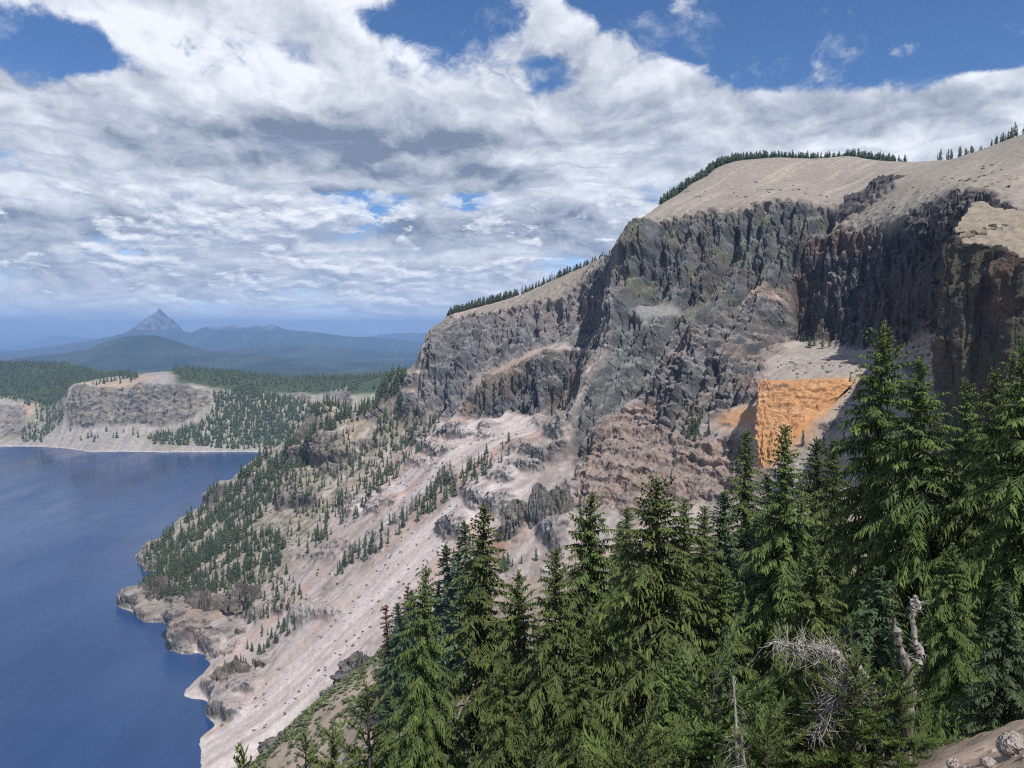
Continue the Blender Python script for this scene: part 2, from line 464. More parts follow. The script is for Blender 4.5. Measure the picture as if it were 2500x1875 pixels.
Z_left = zone([(1062, 800), (1095, 780), (1150, 772), (1247, 760), (1316, 740), (1370, 738), (1408, 716), (1436, 678), (1464, 635), (1500, 622), (1502, 720), (1488, 800), (1464, 800), (1345, 840), (1280, 865),
               (1215, 901), (1171, 920), (1124, 975), (1100, 1030), (1066, 1026), (1023, 1003), (1022, 960), (1028, 898), (1036, 845)])
Z_tier = zone([(1464, 812), (1345, 852), (1280, 877), (1215, 912), (1168, 935), (1135, 985), (1140, 1022), (1207, 1018), (1236, 1000), (1280, 1010), (1334, 1014), (1392, 1010), (1408, 960), (1440, 900), (1480, 815)])
Z_main = zone([(1512, 592), (1541, 545), (1613, 552), (1681, 531), (1753, 517), (1816, 521), (1871, 495), (1952, 499), (2042, 512), (2056, 530), (2035, 570), (1990, 580), (1950, 600), (1935, 720), (1870, 705), (1820, 722),
               (1800, 770), (1700, 800), (1680, 806), (1600, 800), (1500, 790), (1495, 720)])
Z_dike = zone([(1495, 735), (1560, 730), (1640, 760), (1690, 800), (1600, 890), (1560, 960), (1500, 990), (1440, 1060), (1425, 1130), (1390, 1135), (1394, 1070), (1406, 985), (1443, 909), (1486, 807)])
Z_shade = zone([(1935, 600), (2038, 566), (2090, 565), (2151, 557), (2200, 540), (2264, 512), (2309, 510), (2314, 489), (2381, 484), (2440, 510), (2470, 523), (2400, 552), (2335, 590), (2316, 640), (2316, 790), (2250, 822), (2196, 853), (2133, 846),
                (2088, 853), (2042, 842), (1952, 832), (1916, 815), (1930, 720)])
Z_near = np.zeros_like(SS)
Z_lower = zone([(1703, 795), (1790, 765), (1825, 726), (1870, 724), (1918, 742), (1918, 795), (1900, 850), (1865, 900), (1856, 975), (1780, 1000), (1703, 1005), (1680, 1060), (1620, 1050), (1560, 985), (1555, 945), (1600, 890)])
Z_red = zone([(1425, 1060), (1470, 1000), (1560, 985), (1640, 1050), (1700, 1075), (1800, 1060), (1840, 1100), (1830, 1200), (1700, 1230), (1600, 1270), (1420, 1240), (1404, 1140)])
Z_cliffs = np.clip(Z_left + Z_tier + Z_main + Z_dike + Z_shade + Z_near + Z_lower + Z_red, 0, 1)
Z_ledge = zone([(1530, 755), (1560, 738), (1640, 742), (1660, 770), (1600, 775), (1560, 790)], 2)
Z_knob = zone([(2052, 525), (2075, 490), (2130, 455), (2185, 432), (2192, 455), (2150, 482), (2100, 515), (2062, 540)])
Z_pale = zone([(1820, 705), (1862, 698), (1925, 718), (1915, 735), (1870, 722), (1830, 728)])

# smaller crags that stand out of the scree: centre, half width, half height (picture units), how far they stand out, tone
CRAGS = [(1117, 1052, 48, 20, 9, 0), (1198, 1050, 32, 24, 9, 0), (1072, 1095, 40, 18, 7, 0), (1330, 1099, 60, 24, 10, 0), (1352, 1036, 46, 26, 8, 0), (1290, 1135, 46, 16, 6, 0), (1018, 1126, 44, 10, 5, 1),
         (1103, 1158, 26, 24, 9, 0), (927, 1221, 34, 28, 10, 0), (1167, 1208, 34, 26, 9, 0), (1216, 1221, 46, 26, 10, 0), (1117, 1285, 34, 34, 13, 0), (796, 1098, 76, 34, 17, 1), (736, 1202, 54, 40, 18, 1),
         (945, 1212, 26, 34, 11, 0), (865, 1222, 36, 26, 12, 1), (527, 1202, 30, 34, 16, 0), (895, 1083, 46, 12, 6, 1), (771, 1356, 62, 7, 7, 0), (815, 1140, 30, 16, 8, 1), (470, 1525, 46, 60, 20, 0), (530, 1540, 38, 54, 16, 1),
         (570, 1690, 52, 54, 18, 0), (365, 1470, 46, 40, 16, 0), (368, 1365, 24, 34, 14, 0), (400, 1500, 40, 24, 10, 1), (765, 1490, 62, 22, 9, 3), (700, 1470, 34, 30, 7, 1), (640, 1480, 36, 28, 7, 1), (600, 1400, 40, 18, 5, 1), (655, 1080, 30, 10, 5, 0),
         (700, 1120, 40, 22, 6, 0), (620, 1180, 46, 20, 6, 0), (570, 1250, 40, 22, 5, 0), (1400, 1180, 28, 18, 8, 0), (1455, 1170, 30, 30, 9, 0), (1230, 1160, 34, 14, 6, 0), (1760, 1130, 74, 50, 11, 0), (1690, 1000, 90, 20, 6, 0),
         (1920, 1180, 50, 26, 6, 0), (2060, 1040, 50, 14, 4, 0), (2230, 900, 40, 10, 4, 0), (450, 1330, 30, 16, 6, 0), (480, 1390, 50, 18, 5, 1), (860, 1010, 30, 12, 5, 0), (1000, 985, 26, 30, 10, 0),
         (985, 930, 30, 20, 8, 0), (905, 1010, 34, 14, 5, 0), (1255, 1085, 24, 14, 6, 0), (1050, 1220, 30, 12, 4, 1), (1020, 1075, 26, 14, 6, 0), (830, 1330, 40, 12, 5, 1), (930, 1300, 30, 10, 4, 3), (1270, 1260, 40, 40, 8, 0), (1360, 1300, 34, 40, 12, 0), (1700, 830, 26, 22, 6, 2), (2010, 800, 20, 30, 6, 2), (2135, 810, 50, 30, 8, 2)]
Z_crag = np.zeros_like(SS); crag_out = np.zeros_like(SS); crag_warm = np.zeros_like(SS); crag_pale = np.zeros_like(SS)
for k, (x, y, w, h, out, tone) in enumerate(CRAGS):
    ang = np.linspace(0, 2 * math.pi, 14, endpoint=False)
    rr = 1 + 0.28 * np.sin(3 * ang + k) + 0.18 * np.sin(5 * ang + 2.1 * k)
    poly = [on_wall(x + w * r * math.cos(a), y + h * r * math.sin(a), 400) for a, r in zip(ang, rr)]
    c = np.array(poly).mean(0)
    near = (np.abs(SS - c[0]) < 130) & (np.abs(TT - c[1]) < 130)
    ii = np.where(near.any(1))[0]; jj = np.where(near.any(0))[0]
    if len(ii) == 0 or len(jj) == 0: continue
    sl = (slice(ii[0], ii[-1] + 1), slice(jj[0], jj[-1] + 1))
    m = blur(inside(poly, wx[sl], wy[sl]).astype(float), 1)
    m2 = blur(m, 3)
    Z_crag[sl] = np.maximum(Z_crag[sl], m); crag_out[sl] = np.maximum(crag_out[sl], out * m2)
    if tone == 1: crag_warm[sl] = np.maximum(crag_warm[sl], m)
    if tone == 3: crag_pale[sl] = np.maximum(crag_pale[sl], m)

def h2(a, b, seed=0):
    h = (np.asarray(a).astype(np.int64) * 73856093) ^ (np.asarray(b).astype(np.int64) * 19349663) ^ (seed * 83492791)
    h = (h ^ (h >> 13)) * 1274126177 & 0xffffffff
    return ((h ^ (h >> 16)) & 0xffff) / 65535.0

def blocks(u, z, w, h, seed):
    """rock broken into upright blocks: each block stands out by its own amount"""
    a = np.floor(u / w + .45 * perlin(u / (w * 2.3), z / (h * 1.5), seed))
    b = np.floor(z / h + 7 * h2(a, a * 0 + 3, seed) + .4 * perlin(u / (w * 1.2), z / h, seed + 1))
    return h2(a, b, seed + 2) - .5

def massif_blocks(u, z):
    return blur(10.0 * blocks(u, z, 27, 90, 201) + 7.0 * blocks(u, z, 12, 36, 204), 1, 1) + 5.4 * blocks(u, z, 5.5, 13, 207)

Z_shore = np.clip(zone([(345, 1395), (410, 1420), (440, 1465), (560, 1450), (610, 1500), (585, 1590), (520, 1612), (430, 1600), (430, 1535), (320, 1505)], 2) + zone([(530, 1625), (600, 1620), (660, 1590), (640, 1650), (600, 1720), (545, 1750), (515, 1735)], 2), 0, 1)
Z_shore = Z_shore * np.clip(.35 + 2.2 * fbm(SS / 18, TT / 18, octv=3, seed=63), 0, 1)
Z_crag = np.maximum(Z_crag, Z_shore); crag_out = np.maximum(crag_out, 7 * Z_shore); crag_warm = np.maximum(crag_warm, .45 * Z_shore)
# relief: upright ribs and cracks in the lavas, beds in the red rocks, runnels in the scree
q = SS + 6 * perlin(SS / 60, ZB / 60, seed=5)
def ribs(L, zl, seed, k=2.6):
    """upright pillars parted by sharp grooves: 0 in a groove, 1 on a pillar"""
    return np.clip(np.abs(perlin(q / L + .22 * perlin(q / L, ZB / (zl * .5), seed + 40), ZB / zl, seed)) * k, 0, 1) ** .7
rib = (12.0 * (ribs(58, 330, 21, 2.2) - .7) + 9.0 * (ribs(25, 120, 22) - .7) + 6.5 * (ribs(12, 46, 23) - .7)
       + 4.0 * (ribs(6, 20, 24) - .7) + 2.0 * (ribs(3.4, 9, 29) - .7) + 2.4 * fbm(SS / 11, ZB / 13, octv=4, seed=25))
rib += massif_blocks(q, ZB)
step = ZB / 21.0 + 0.6 * perlin(SS / 70, ZB / 40, seed=27) + 0.25 * perlin(SS / 16, ZB / 20, seed=28)
bench = (step - np.floor(step))
rib += 2.4 * (np.clip(bench * 2.2, 0, 1) - bench)
stp = ZB / 11 + .9 * perlin(SS / 60, ZB / 30, seed=31) + 0.4 * perlin(SS / 14, ZB / 12, seed=32)
bd = stp - np.floor(stp)
beds = 3.4 * blocks(SS, ZB, 15, 9, 210) + 2.0 * blocks(SS, ZB, 6, 5, 213) + 4.2 * (np.clip(bd * 3.0, 0, 1) - 1.1 * bd) + 3.4 * fbm(SS / 20, ZB / 16, octv=4, seed=33) + 2.6 * (ridged(SS / 13, ZB / 30, seed=34) - .7) + 1.3 * fbm(SS / 4, ZB / 3.4, octv=2, seed=35)
lump = 3.0 * blocks(SS, ZB, 8, 7, 216) + 3.2 * (ridged(SS / 12, ZB / 11, seed=36) - .65) + 2.2 * (ridged(SS / 5.5, ZB / 6, seed=37) - .6) + 1.2 * fbm(SS / 4, ZB / 3, octv=3, seed=38)
fallc = SS * 0.97 + TT * 0.25 + 3 * perlin(SS / 40, TT / 40, seed=41)
falla = TT * 0.97 - SS * 0.25
scree = (1.8 * fbm(SS / 75, TT / 75, octv=3, seed=42) + 0.9 * perlin(fallc / 22, falla / 190, seed=43) + 0.45 * perlin(fallc / 8, falla / 90, seed=44)
         + 0.25 * fbm(SS / 5, TT / 5, octv=3, seed=45))
massif = np.clip(Z_left + Z_tier + Z_main + Z_dike + Z_shade + Z_near, 0, 1)
bedded = np.clip(Z_red + 0.55 * Z_lower, 0, 1) * (1 - massif)
lowr = np.clip(Z_lower * (1 - massif), 0, 1)
rockm = np.clip(massif + bedded + lowr, 0, 1)
cr = Z_crag * (1 - rockm) * (1 - .0)
open_ = np.clip(1 - rockm - cr, 0, 1)
Z_clean = np.clip(zone([(1250, 1105), (1290, 1180), (1230, 1260), (1130, 1330), (1000, 1460), (760, 1700), (600, 1900), (490, 1900), (470, 1800), (560, 1740), (650, 1650), (740, 1540), (860, 1440), (1000, 1310), (1160, 1190)], 4)
                  + zone([(1060, 1030), (1130, 1000), (1240, 1000), (1330, 1020), (1300, 1060), (1160, 1130), (900, 1260), (860, 1240), (960, 1160)], 3) * .9 + zone([(440, 1700), (520, 1600), (660, 1500), (760, 1400), (820, 1380), (720, 1500), (560, 1620), (530, 1740)], 3) * .7 + zone([(1010, 985), (960, 1010), (880, 1060), (800, 1090), (900, 1040), (980, 1000)], 3), 0, 1)
rough_slope = (1 - Z_clean) * blur(np.clip(1 - 2.2 * np.abs(perlin(SS / 60, TT / 60, seed=47)), 0, 1), 1) * open_
hill = np.clip((ZB - 480) / 30, 0, 1)
rim_b = np.clip(blur(massif, 6) * 2.2, 0, 1) * (1 - massif) * np.clip((ZB - 330) / 40, 0, 1)
knob_n = np.clip(2.6 * fbm(SS / 8, TT / 8, octv=3, seed=49) - .1, 0, 1) * rim_b
HH2 = (HH + knob_n * 5.5 + massif * rib * (1 - .85 * Z_ledge) + bedded * beds * 1.15 + lowr * (beds * .5 + rib * .95) + cr * lump + crag_out * (1 - rockm)
       + open_ * scree * (1 - .4 * hill) + rough_slope * np.clip(fbm(SS / 9, TT / 7, octv=4, seed=48) - .1, 0, 1) * 3.0 * (1 - hill)
       + Z_knob * (4 + lump * 1.4))
W = SS[..., None] * WS + TT[..., None] * WT + HH2[..., None] * WN
Z = W[..., 2]

# steepness of the finished surface
gs = np.gradient(W, axis=0); gt = np.gradient(W, axis=1)
NRM = np.cross(gs, gt); NRM /= np.linalg.norm(NRM, axis=-1, keepdims=True) + 1e-9
NRM *= np.sign((NRM @ WN))[..., None]
UPN = NRM[..., 2]

# colours of the rocks themselves
def mixc(base, c, w):
    return base * (1 - w[..., None]) + np.array(c) * w[..., None]
nA = fbm(SS / 55, TT / 55, octv=4, seed=51); nB = fbm(SS / 14, ZB / 14, octv=4, seed=52); nC = fbm(SS / 5, TT / 5, octv=3, seed=53)
streak = fbm(fallc / 13, falla / 260, octv=4, seed=54); streak2 = fbm(fallc / 4.5, falla / 110, octv=3, seed=55)
C = np.zeros(SS.shape + (3,)) + np.array([0.345, 0.288, 0.262])                 # pinkish scree
C = mixc(C, (0.385, 0.340, 0.322), np.clip(.5 + 1.3 * streak, 0, 1))
C = mixc(C, (0.300, 0.275, 0.262), np.clip(1.6 * streak2 - .15, 0, .6))
C = mixc(C, (0.205, 0.175, 0.155), np.clip(.30 + 1.3 * nB, 0, .75) * (1 - Z_clean))
C = mixc(C, (0.462, 0.405, 0.390), Z_clean * np.clip(.62 + .9 * streak, 0, .9))
C = mixc(C, (0.360, 0.240, 0.185), np.clip(1.5 * fbm(fallc / 45, falla / 210, octv=3, seed=56) - .22, 0, .65))   # rusty runs
Z_wood = zone([(1019, 895), (900, 970), (760, 1050), (640, 1110), (500, 1235), (380, 1325), (330, 1445), (440, 1530), (560, 1500), (700, 1400), (760, 1300), (820, 1230), (920, 1120), (1000, 1040)], 8)
C = mixc(C, (0.215, 0.195, 0.140), Z_wood * np.clip(.55 + 1.1 * nB, 0, .9))
C = mixc(C, (0.245, 0.235, 0.150), Z_wood * np.clip(1.4 * nC, 0, .7))
C = mixc(C, (0.130, 0.115, 0.100), Z_wood * np.clip(2.2 * fbm(SS / 10, TT / 10, octv=3, seed=62) - .1, 0, .8))
Z_pum = np.clip((ZB - 395 - 22 * nA) / 24, 0, 1)
pum = np.zeros_like(C) + np.array([0.240, 0.212, 0.178])
pum = mixc(pum, (0.310, 0.275, 0.225), np.clip(2.0 * fbm(fallc / 10, falla / 150, octv=4, seed=57) - .25 + 1.2 * np.clip((600 - BX[..., 1] - 150 + 600) / 900 - .6, 0, 1), 0, .8))
pum = mixc(pum, (0.225, 0.195, 0.160), np.clip(1.3 * nA - .1, 0, .7))
Z_pum = np.maximum(Z_pum, zone([(1140, 768), (1170, 752), (1254, 727), (1348, 689), (1438, 653), (1490, 628), (1470, 640), (1436, 676), (1406, 716), (1370, 736), (1316, 738), (1247, 758), (1180, 768)], 1))
C = C * (1 - Z_pum[..., None]) + pum * Z_pum[..., None]
Z_right = zone([(1916, 820), (2042, 845), (2196, 855), (2316, 795), (2330, 960), (2420, 1000), (2420, 1160), (2200, 1250), (1980, 1180), (1900, 1120), (1880, 930)], 6)
C = mixc(C, (0.285, 0.258, 0.218), Z_right * np.clip(.75 + streak, 0, 1))
C = mixc(C, (0.230, 0.215, 0.200), Z_right * np.clip(1.8 * streak2, 0, .8))
Z_oran = zone([(1905, 1000), (2000, 930), (2090, 925), (2060, 960), (1980, 1060), (1900, 1150), (1850, 1165), (1845, 1110)], 4)
C = mixc(C, (0.50, 0.245, 0.085), Z_oran * np.clip(.85 + .8 * streak2, 0, 1))
Z_oran2 = zone([(1745, 1030), (1800, 1005), (1855, 985), (1850, 1030), (1780, 1050)], 3)
C = mixc(C, (0.36, 0.20, 0.10), Z_oran2 * .9)
Z_redp = zone([(1195, 1340), (1216, 1310), (1235, 1312), (1230, 1350), (1210, 1375)], 3) + zone([(1390, 1330), (1410, 1320), (1415, 1370), (1395, 1365)], 3)
C = mixc(C, (0.27, 0.11, 0.075), np.clip(Z_redp, 0, 1) * .85)
lava = np.zeros_like(C) + np.array([0.085, 0.082, 0.081])
lava = mixc(lava, (0.150, 0.144, 0.142), np.clip(.4 + 1.6 * nB, 0, 1))
lava = mixc(lava, (0.055, 0.052, 0.052), np.clip(1.8 * fbm(SS / 7, ZB / 22, octv=4, seed=61) - .1, 0, .8))
lava = mixc(lava, (0.120, 0.092, 0.084), np.clip(1.5 * nA - .1, 0, .6))
lava = lava * np.array([.93, 1.0, 1.06])
lich = np.clip(1.7 * fbm(SS / 22, ZB / 30, octv=4, seed=58) + .1, 0, 1)
lava_left = mixc(lava * 1.42, (0.200, 0.178, 0.175), np.clip(.3 + 1.3 * nA, 0, .8))
lava_main = mixc(lava, (0.140, 0.145, 0.090), lich * .6)
lava_dike = mixc(lava * .92, (0.135, 0.143, 0.138), np.clip(.5 + nB, 0, .9))
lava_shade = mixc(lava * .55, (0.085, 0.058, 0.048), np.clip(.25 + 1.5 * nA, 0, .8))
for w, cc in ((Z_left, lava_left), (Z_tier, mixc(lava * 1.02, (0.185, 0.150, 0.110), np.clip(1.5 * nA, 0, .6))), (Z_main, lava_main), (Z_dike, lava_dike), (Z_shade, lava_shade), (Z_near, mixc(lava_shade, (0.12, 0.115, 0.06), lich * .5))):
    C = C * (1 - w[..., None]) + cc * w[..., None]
redc = mixc(np.zeros_like(C) + np.array([0.170, 0.128, 0.112]), (0.265, 0.185, 0.150), np.clip(.3 + 1.6 * fbm(SS / 40, ZB / 5, octv=3, seed=59), 0, 1))
redc = mixc(redc, (0.125, 0.112, 0.110), np.clip(1.6 * nB + .2, 0, .85))
C = C * (1 - bedded[..., None]) + redc * bedded[..., None]
lowc = mixc(lava * 1.05, (0.215, 0.160, 0.140), np.clip(.05 + 1.5 * nA, 0, .7))
C = C * (1 - lowr[..., None]) + lowc * lowr[..., None]
cragc = mixc(lava * 1.15, (0.185, 0.145, 0.125), np.clip(crag_warm, 0, 1) * .55)
cragc = mixc(cragc, (0.26, 0.25, 0.235), np.clip(crag_pale, 0, 1) * .8)
crw = np.clip(cr * 1.1, 0, 1) * np.clip((.93 - UPN) * 4, .25, 1)
C = C * (1 - crw[..., None]) + cragc * crw[..., None]
C = mixc(C, (0.100, 0.095, 0.095), Z_knob * .9)
C = mixc(C, (0.225, 0.222, 0.215), np.clip(Z_ledge * .9 + Z_dike * np.clip((UPN - .62) * 4, 0, .6), 0, 1))
C = mixc(C, (0.34, 0.235, 0.19), Z_pale * .9)
C = mixc(C, (0.115, 0.105, 0.100), np.clip(knob_n * 1.6, 0, .9))
# dust lies on ledges; steep faces of open ground show bare rock
C = mixc(C, (0.290, 0.240, 0.205), np.clip((UPN - .66) * 4, 0, .6) * np.clip(massif + bedded + lowr, 0, 1) * (1 - Z_dike) * (1 - .6 * Z_main))
C = mixc(C, (0.170, 0.145, 0.130), np.clip((.66 - UPN) * 5, 0, .8) * open_)
C = mixc(C, (0.44, 0.41, 0.38), np.clip((1.0 - np.abs(Z - .6)) / .7, 0, 1) * .6)                 # bleached strip along the water line
C *= (1 + .18 * nC)[..., None]
C = np.clip(C, 0.015, 0.8)

keep = (Z > -14) & ~((TT > 980 - 0.0 * SS) & (SS > 900))
hidden = (SS > 760) & (TT > 940)
keep &= ~hidden
keep &= ~((SS < 330) & (TT < 420))
Q = grid_faces(NI, NJ, keep)
V, Q, CC, RK = compact(W.reshape(-1, 3), Q, C.reshape(-1, 3), (rockm + cr).ravel())
wall_mat = ground_mat('crater wall rock', fine=0.45, grain=0.32, bump=1.0, bump_scale=0.38, depth=1.6)
scree_mat = ground_mat('scree and pumice gravel', fine=0.55, grain=0.24, bump=0.4, bump_scale=0.6)
soft_ = RK[Q].mean(1) < .3
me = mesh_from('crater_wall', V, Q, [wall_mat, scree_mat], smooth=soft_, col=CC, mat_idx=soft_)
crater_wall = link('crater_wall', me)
tag(crater_wall, 'steep crater wall of dark lava cliffs, pink scree and tan pumice slopes above the lake', None, None, 'structure')
print('wall tris', len(Q) * 2)

# ------------------------------------------------------------------ lake
def water_mat():
    m, t, b = new_mat('deep lake water')
    p = obj_coord(t)
    n = t.noise(t.vmath('MULTIPLY', p, (1.0, 0.35, 1.0)), 0.012, 4, .55)
    t.put(b.inputs['Base Color'], t.mix(t.ramp(n, .35, .65), (0.013, 0.041, 0.118), (0.019, 0.054, 0.142)))
    t.put(b.inputs['Roughness'], t.ramp(t.noise(t.vmath('MULTIPLY', p, (1.0, 0.3, 1.0)), 0.006, 5, .6), .35, .65, .12, .34)); b.inputs['IOR'].default_value = 1.33
    b.inputs['Specular IOR Level'].default_value = 0.5
    bn = t.node('ShaderNodeBump'); bn.inputs['Strength'].default_value = 0.22; bn.inputs['Distance'].default_value = 0.5
    t.put(bn.inputs['Height'], t.math('ADD', t.noise(p, 0.35, 5, .65), t.math('MULTIPLY', t.noise(p, .05, 3, .5), 1.5)))
    t.put(b.inputs['Normal'], bn.outputs[0])
    return m
LX, LY = np.meshgrid(np.linspace(-3200, 700, 60), np.linspace(-800, 2900, 60), indexing='ij')
lake = link('lake', mesh_from('lake', np.stack([LX.ravel(), LY.ravel(), np.zeros(LX.size)], -1), grid_faces(60, 60), [water_mat()], smooth=True))
tag(lake, 'deep blue lake filling the crater', None, None, 'structure')

# ------------------------------------------------------------------ the far side of the crater
FARP = [  # along the shore
    (-260, 1084, None), (0, 1090, None), (60, 1090, None), (150, 1093, None), (215, 1103, None), (400, 1104, None), (520, 1103, None), (640, 1104, None), (760, 1106, None), (1000, 1110, None),
    # foot of the cliff, its rim, then the plateau
    (170, 1042, 2345), (250, 1040, 2335), (330, 1034, 2350), (400, 1040, 2330), (445, 1028, 2345), (505, 998, 2380), (520, 985, 2400),
    (171, 950, 2400), (250, 948, 2400), (340, 941, 2400), (415, 938, 2410), (470, 945, 2420), (515, 962, 2430),
    (172, 990, 2372), (300, 990, 2375), (420, 990, 2378), (175, 940, 2425), (230, 931, 2460), (300, 928, 2470), (355, 919, 2490), (400, 922, 2480), (415, 918, 2500),
    (460, 903, 2680), (540, 915, 2650), (600, 926, 2600), (700, 942, 2560), (800, 952, 2480), (560, 1000, 2400), (640, 1010, 2370), (720, 1000, 2360), (640, 960, 2500), (700, 972, 2450), (740, 960, 2460), (800, 1010, 2330),
    (640, 1060, 2290), (560, 1060, 2290), (900, 930, 2480), (1000, 920, 2500), (900, 1030, 2300), (840, 940, 2500),
    (0, 975, 2560), (60, 980, 2540), (110, 974, 2550), (150, 970, 2500), (0, 1040, 2440), (60, 1045, 2430), (110, 1050, 2420), (-200, 975, 2560), (-200, 1040, 2440),
    (0, 884, 3450), (90, 887, 3400), (180, 892, 3300), (260, 903, 3150), (330, 914, 3000), (-200, 880, 3450), (80, 930, 2900), (0, 940, 2850), (200, 925, 2900),
    (350, 930, 3500), (500, 930, 3500), (700, 945, 3300), (900, 945, 3300), (0, 890, 4000), (250, 920, 4000), (460, 935, 4000), (-260, 890, 4000), (1000, 945, 3300)]
fp = []
for x, y, Y in FARP:
    if Y is None:
        q = at_z(x, y, 0.0); fp += [q, q + np.array([0, -60, -30.0]), q + np.array([0, -220, -90.0])]
    else: fp.append(at(x, y, Y))
fp = np.array(fp)
FN = np.array([0, -.62, .785]); FN /= np.linalg.norm(FN); FT = np.array([0, FN[2], -FN[1]])
far_spline = Spline(np.stack([fp[:, 0], fp @ FT], -1), fp @ FN, c=14.0, smooth=.004)
FX0, FX1, FT0, FT1, FC = -1950.0, -150.0, 1690.0, 3150.0, 12.0
fcx = np.arange(FX0, FX1 + FC, FC); fct = np.arange(FT0, FT1 + FC, FC)
F_COARSE = far_spline(*np.meshgrid(fcx, fct, indexing='ij'))
def far_h(x, t): return bilinear(F_COARSE, FX0, FT0, FC, x, t)
def on_far(x, y, near=2000.0, far=4200.0):
    d = ray(x, y); Ys = np.linspace(near, far, 1500); P = EYE + d * (Ys / d[1])[:, None]
    g = P @ FN - far_h(P[:, 0], P @ FT); k = np.argmax(g < 0) if (g < 0).any() else len(Ys) - 1
    return P[k][0], P[k] @ FT
def far_point(x, y, near=2000.0):
    a, t = on_far(x, y, near); return np.array([a, 0, 0]) + t * FT + float(far_h(a, t)) * FN
fx = np.arange(FX0, FX1, 4.0); fta = np.concatenate([np.arange(FT0, 2120, 3.0), np.arange(2120, FT1, 9.0)])
AX, AT = (m.astype(np.float32) for m in np.meshgrid(fx, fta, indexing='ij'))
AH = bicubic_up(F_COARSE, FX0, FT0, FC, fx, fta)
AP = np.stack([AX, AT * FT[1] + AH * FN[1], AT * FT[2] + AH * FN[2]], -1); AZ = AP[..., 2]
fwx = AX + 14 * perlin(AX / 60, AT / 60, seed=61) + 6 * perlin(AX / 20, AT / 20, seed=62)
fwt = AT + 14 * perlin(AX / 60, AT / 60, seed=63) + 6 * perlin(AX / 20, AT / 20, seed=64)
def fzone(poly, soft=1):
    return blur(inside([on_far(*p) for p in poly], fwx, fwt).astype(float), soft)
Z_pal = fzone([(170, 948), (250, 946), (340, 940), (415, 936), (470, 943), (518, 960), (522, 985), (500, 1000), (445, 1030), (400, 1042), (330, 1036), (250, 1042), (168, 1044)])
Z_lf = fzone([(-200, 980), (0, 985), (60, 990), (80, 1050), (40, 1075), (-200, 1075)])
Z_rt = fzone([(690, 965), (760, 960), (765, 985), (700, 990)]) + fzone([(790, 960), (850, 940), (860, 985), (800, 1000)])
Z_fr = np.clip(Z_pal + .8 * Z_lf + Z_rt, 0, 1)
frib = 16 * (ridged(AX / 60 + .2 * perlin(AX / 40, AZ / 30, seed=60), AZ / 260, seed=65) - .7) + 9 * (ridged(AX / 24, AZ / 90, seed=66) - .7) + 5 * fbm(AX / 16, AZ / 9, octv=4, seed=67)
stf = AZ / 24 + .5 * perlin(AX / 90, AZ / 60, seed=68); bf = stf - np.floor(stf); frib += 6 * (np.clip(bf * 2.5, 0, 1) - bf)
fsl = 3 * fbm(AX / 80, AT / 80, octv=3, seed=69) + 2.0 * perlin(AX / 22, AT / 200, seed=70)
frib += 12 * blocks(AX, AZ, 30, 34, 221) + 8 * blocks(AX, AZ, 13, 14, 224)
AH2 = AH + Z_fr * frib + (1 - Z_fr) * fsl
AP = np.stack([AX, AT * FT[1] + AH2 * FN[1], AT * FT[2] + AH2 * FN[2]], -1)
Z_woods_far = fzone([(-300, 870), (340, 900), (355, 915), (175, 936), (165, 968), (0, 972), (-300, 972)], 3) + fzone([(420, 935), (430, 900), (700, 925), (1020, 900), (1020, 1100), (600, 1100), (470, 1090), (370, 1090), (350, 1065), (480, 1030), (525, 985), (520, 955)], 3) \
    + fzone([(60, 1040), (110, 975), (165, 975), (165, 1000), (100, 1075), (60, 1075)], 3)
Z_woods_far = np.clip(Z_woods_far, 0, 1)
beyond = np.clip((AP[..., 1] - 2560 - 60 * perlin(AX / 120, AT / 120, seed=71)) / 60, 0, 1)
fnA = fbm(AX / 90, AT / 90, octv=4, seed=72); fnB = fbm(AX / 22, AZ / 16, octv=4, seed=73); fstr = fbm(AX / 14, AT / 240, octv=4, seed=74)
D = np.zeros(AX.shape + (3,)) + np.array([0.300, 0.265, 0.240])
D = mixc(D, (0.240, 0.225, 0.215), np.clip(.5 + 1.8 * fstr, 0, 1))
D = mixc(D, (0.205, 0.205, 0.140), np.clip(Z_woods_far * (.6 + 1.4 * fnB), 0, .9))
D = mixc(D, (0.055, 0.075, 0.045), np.maximum(beyond, np.clip(fzone([(430, 938), (430, 900), (700, 925), (1020, 900), (1020, 962), (860, 965), (760, 958), (640, 957), (520, 948)], 2) + fzone([(-300, 870), (340, 905), (340, 918), (175, 936), (165, 962), (0, 966), (-300, 966)], 2), 0, 1)))
D = mixc(D, (0.33, 0.255, 0.19), fzone([(175, 942), (230, 930), (300, 926), (355, 917), (372, 921), (340, 938), (250, 946)], 2) * .95)
D = mixc(D, (0.42, 0.25, 0.14), fzone([(60, 985), (85, 985), (75, 1010), (55, 1020)], 2) * .8)
D = mixc(D, (0.38, 0.29, 0.20), fzone([(640, 970), (690, 965), (680, 985), (640, 985)], 2) * .7 + fzone([(700, 1000), (745, 975), (755, 985), (710, 1020)], 2) * .6)
fl = mixc(np.zeros_like(D) + np.array([0.175, 0.160, 0.152]), (0.235, 0.210, 0.185), np.clip(.4 + 1.5 * fnA, 0, 1))
fl = mixc(fl, (0.105, 0.098, 0.10), np.clip(1.6 * fnB + .3 * (AZ < 95), 0, .85))
fl = mixc(fl, (0.24, 0.22, 0.14), np.clip(1.6 * fbm(AX / 35, AZ / 26, octv=3, seed=75) - .25, 0, .5))
D = D * (1 - Z_fr[..., None]) + fl * Z_fr[..., None]
D = mixc(D, (0.42, 0.40, 0.38), np.clip((1.7 - np.abs(AP[..., 2] - .9)) / 1.2, 0, 1) * .8)
D *= (1 + .2 * fbm(AX / 9, AT / 9, octv=2, seed=76))[..., None]
fq = grid_faces(len(fx), len(fta), AP[..., 2] > -25)
